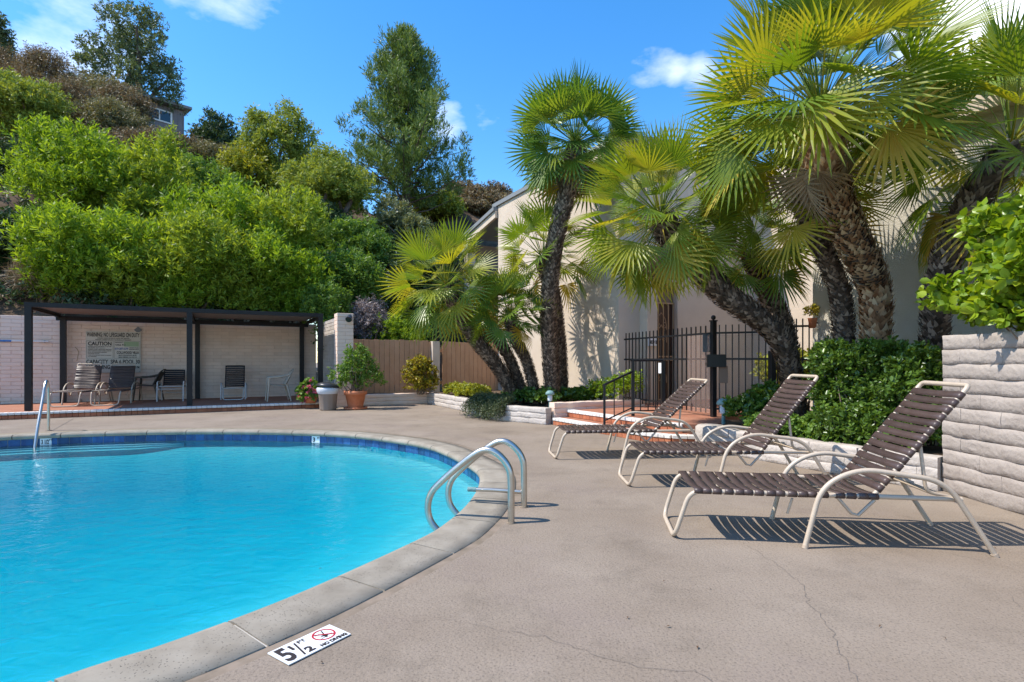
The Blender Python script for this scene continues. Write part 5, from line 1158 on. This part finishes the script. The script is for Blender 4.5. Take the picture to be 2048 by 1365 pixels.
# pots
px_, Yp = px2(711, 13.7), 13.7
pt_ = thing('terracotta_pot', (px_, Yp, 0), 'large terracotta pot on a saucer beside the trash bin', 'pot')
MB().lathe((px_, Yp, 0), [(.0, .01), (.28, .01), (.29, .05), (.25, .055)], 24).build('saucer', M['terra'], pt_)
MB().lathe((px_, Yp, 0), [(.18, .05), (.245, .36), (.275, .365), (.28, .46), (.25, .46), (.24, .40), (.0, .40)], 24).build('bowl', M['terra'], pt_)
leafy('potted_shrub', 'loose light green shrub growing from the big terracotta pot', 'shrub', (px_, Yp, .4), [(px_ + a, Yp + b, z, .25, .25, .22) for a, b, z in ((-.35, 0, .78), (.3, .1, .8), (0, -.1, .95), (.1, .1, 1.12), (-.15, 0, .6), (.42, 0, .62), (.02, 0, 1.3))], 'mid', 18, 520, 8, .16, .065, .03, .7, twigs=26)
xb, yb = px2(656, 13.45), 13.45
tb_ = thing('trash_bin', (xb, yb, 0), 'taupe plastic trash bin with dark lid and clear bag', 'bin')
MB().lathe((xb, yb, 0), [(.0, .005), (.185, .005), (.19, .03), (.225, .50), (.24, .52)], 48, .025, 24).build('barrel', M['bin'], tb_)
MB().lathe((xb, yb, 0), [(.232, .40), (.262, .45), (.268, .53), (.25, .555), (.2, .56)], 30).build('bag', M['bag'], tb_)
mb = MB(); mb.lathe((0, 0, 0), [(.27, -.02), (.275, .01), (.24, .05), (.15, .09), (.0, .10)], 24); ld = mb.build('lid', M['lid'], tb_, False); ld.location = (0, 0, .575); ld.rotation_euler = (R(-6), R(7), 0)
xf, yf = px2(622, 13.9), 13.9
fp = thing('flower_pot', (xf, yf, PZ), 'low brown pot at the patio end holding pink geraniums', 'pot'); MB().lathe((xf, yf, PZ), [(0, 0), (.12, 0), (.17, .2), (.15, .2), (0, .17)], 18).build('bowl', M['terra'], fp)
gl_ = [(xf + a, yf + b, z, .17, .15, .13) for a, b, z in ((-.15, 0, .42), (.13, 0, .4), (0, -.05, .55), (-.05, -.08, .28))]
ge = leafy('geranium', 'pink flowering geranium beside the right awning post', 'flowers', (xf, yf, PZ + .15), gl_, 'mid', 19, 130, 8, .08, .07, .06, .3)
rs = np.random.RandomState(3)
Vp = []
for k in range(20):
    q = gl_[rs.randint(4)]; d = unit(np.array((rs.normal(), -abs(rs.normal()) - .3, rs.normal()*.8 + .3))); c = np.array(q[:3]) + d*np.array(q[3:])*1.15
    mb = MB(); V, n, tri = twig_leaves([(*c, .045, .045, .04)], 14, 3, .01, .035, .03, .1, rs); link('blossom', np_mesh('blossom', V - np.array((xf, yf, PZ + .15)), n, M['petal']), ge)
hpz = P3(1625, 645, 8.6); hp_ = thing('hanging_pot', hpz, 'small terracotta pot hung on the wing wall corner by the fence', 'pot')
MB().lathe(hpz, [(0, -.09), (.045, -.09), (.065, .05), (.07, .065), (.055, .065), (0, .04)], 16).build('bowl', M['terra'], hp_); MB().box((hpz[0] + .06, hpz[1] + .05, hpz[2]), (.14, .02, .02), .6).build('bracket', M['iron'], hp_)
leafy('pot_plant', 'small reddish plant in the hanging pot', 'plant', (hpz[0], hpz[1], hpz[2] + .06), [(hpz[0], hpz[1], hpz[2] + .14, .08, .08, .09)], 'croton', 20, 40, 6, .06, .05, .02, .6)
def path_light(label, x, y, z, s):
    o = thing('path_light', (x, y, z), label, 'lamp', 'weathered garden path lights')
    MB().lathe((x, y, z), [(.03*s, -.05), (.028*s, .17*s)], 12).build('stem', M['teal'], o)
    MB().lathe((x, y, z), [(.05*s, .16*s), (.055*s, .22*s), (.05*s, .23*s), (.055*s, .29*s), (.03*s, .30*s)], 14).build('lantern', M['bag'], o)
    MB().lathe((x, y, z), [(.06*s, .285*s), (.10*s, .29*s), (.095*s, .33*s), (.055*s, .375*s), (0, .385*s)], 16).build('cap', M['teal'], o)
xl = px2(1100, 10.75); path_light('pale weathered mushroom path light in the palm planter', xl, 10.75, .28, .9)
path_light('teal mushroom path light beside the gate planter', px2(1447, 8.2), 8.2, .26, 1.0)
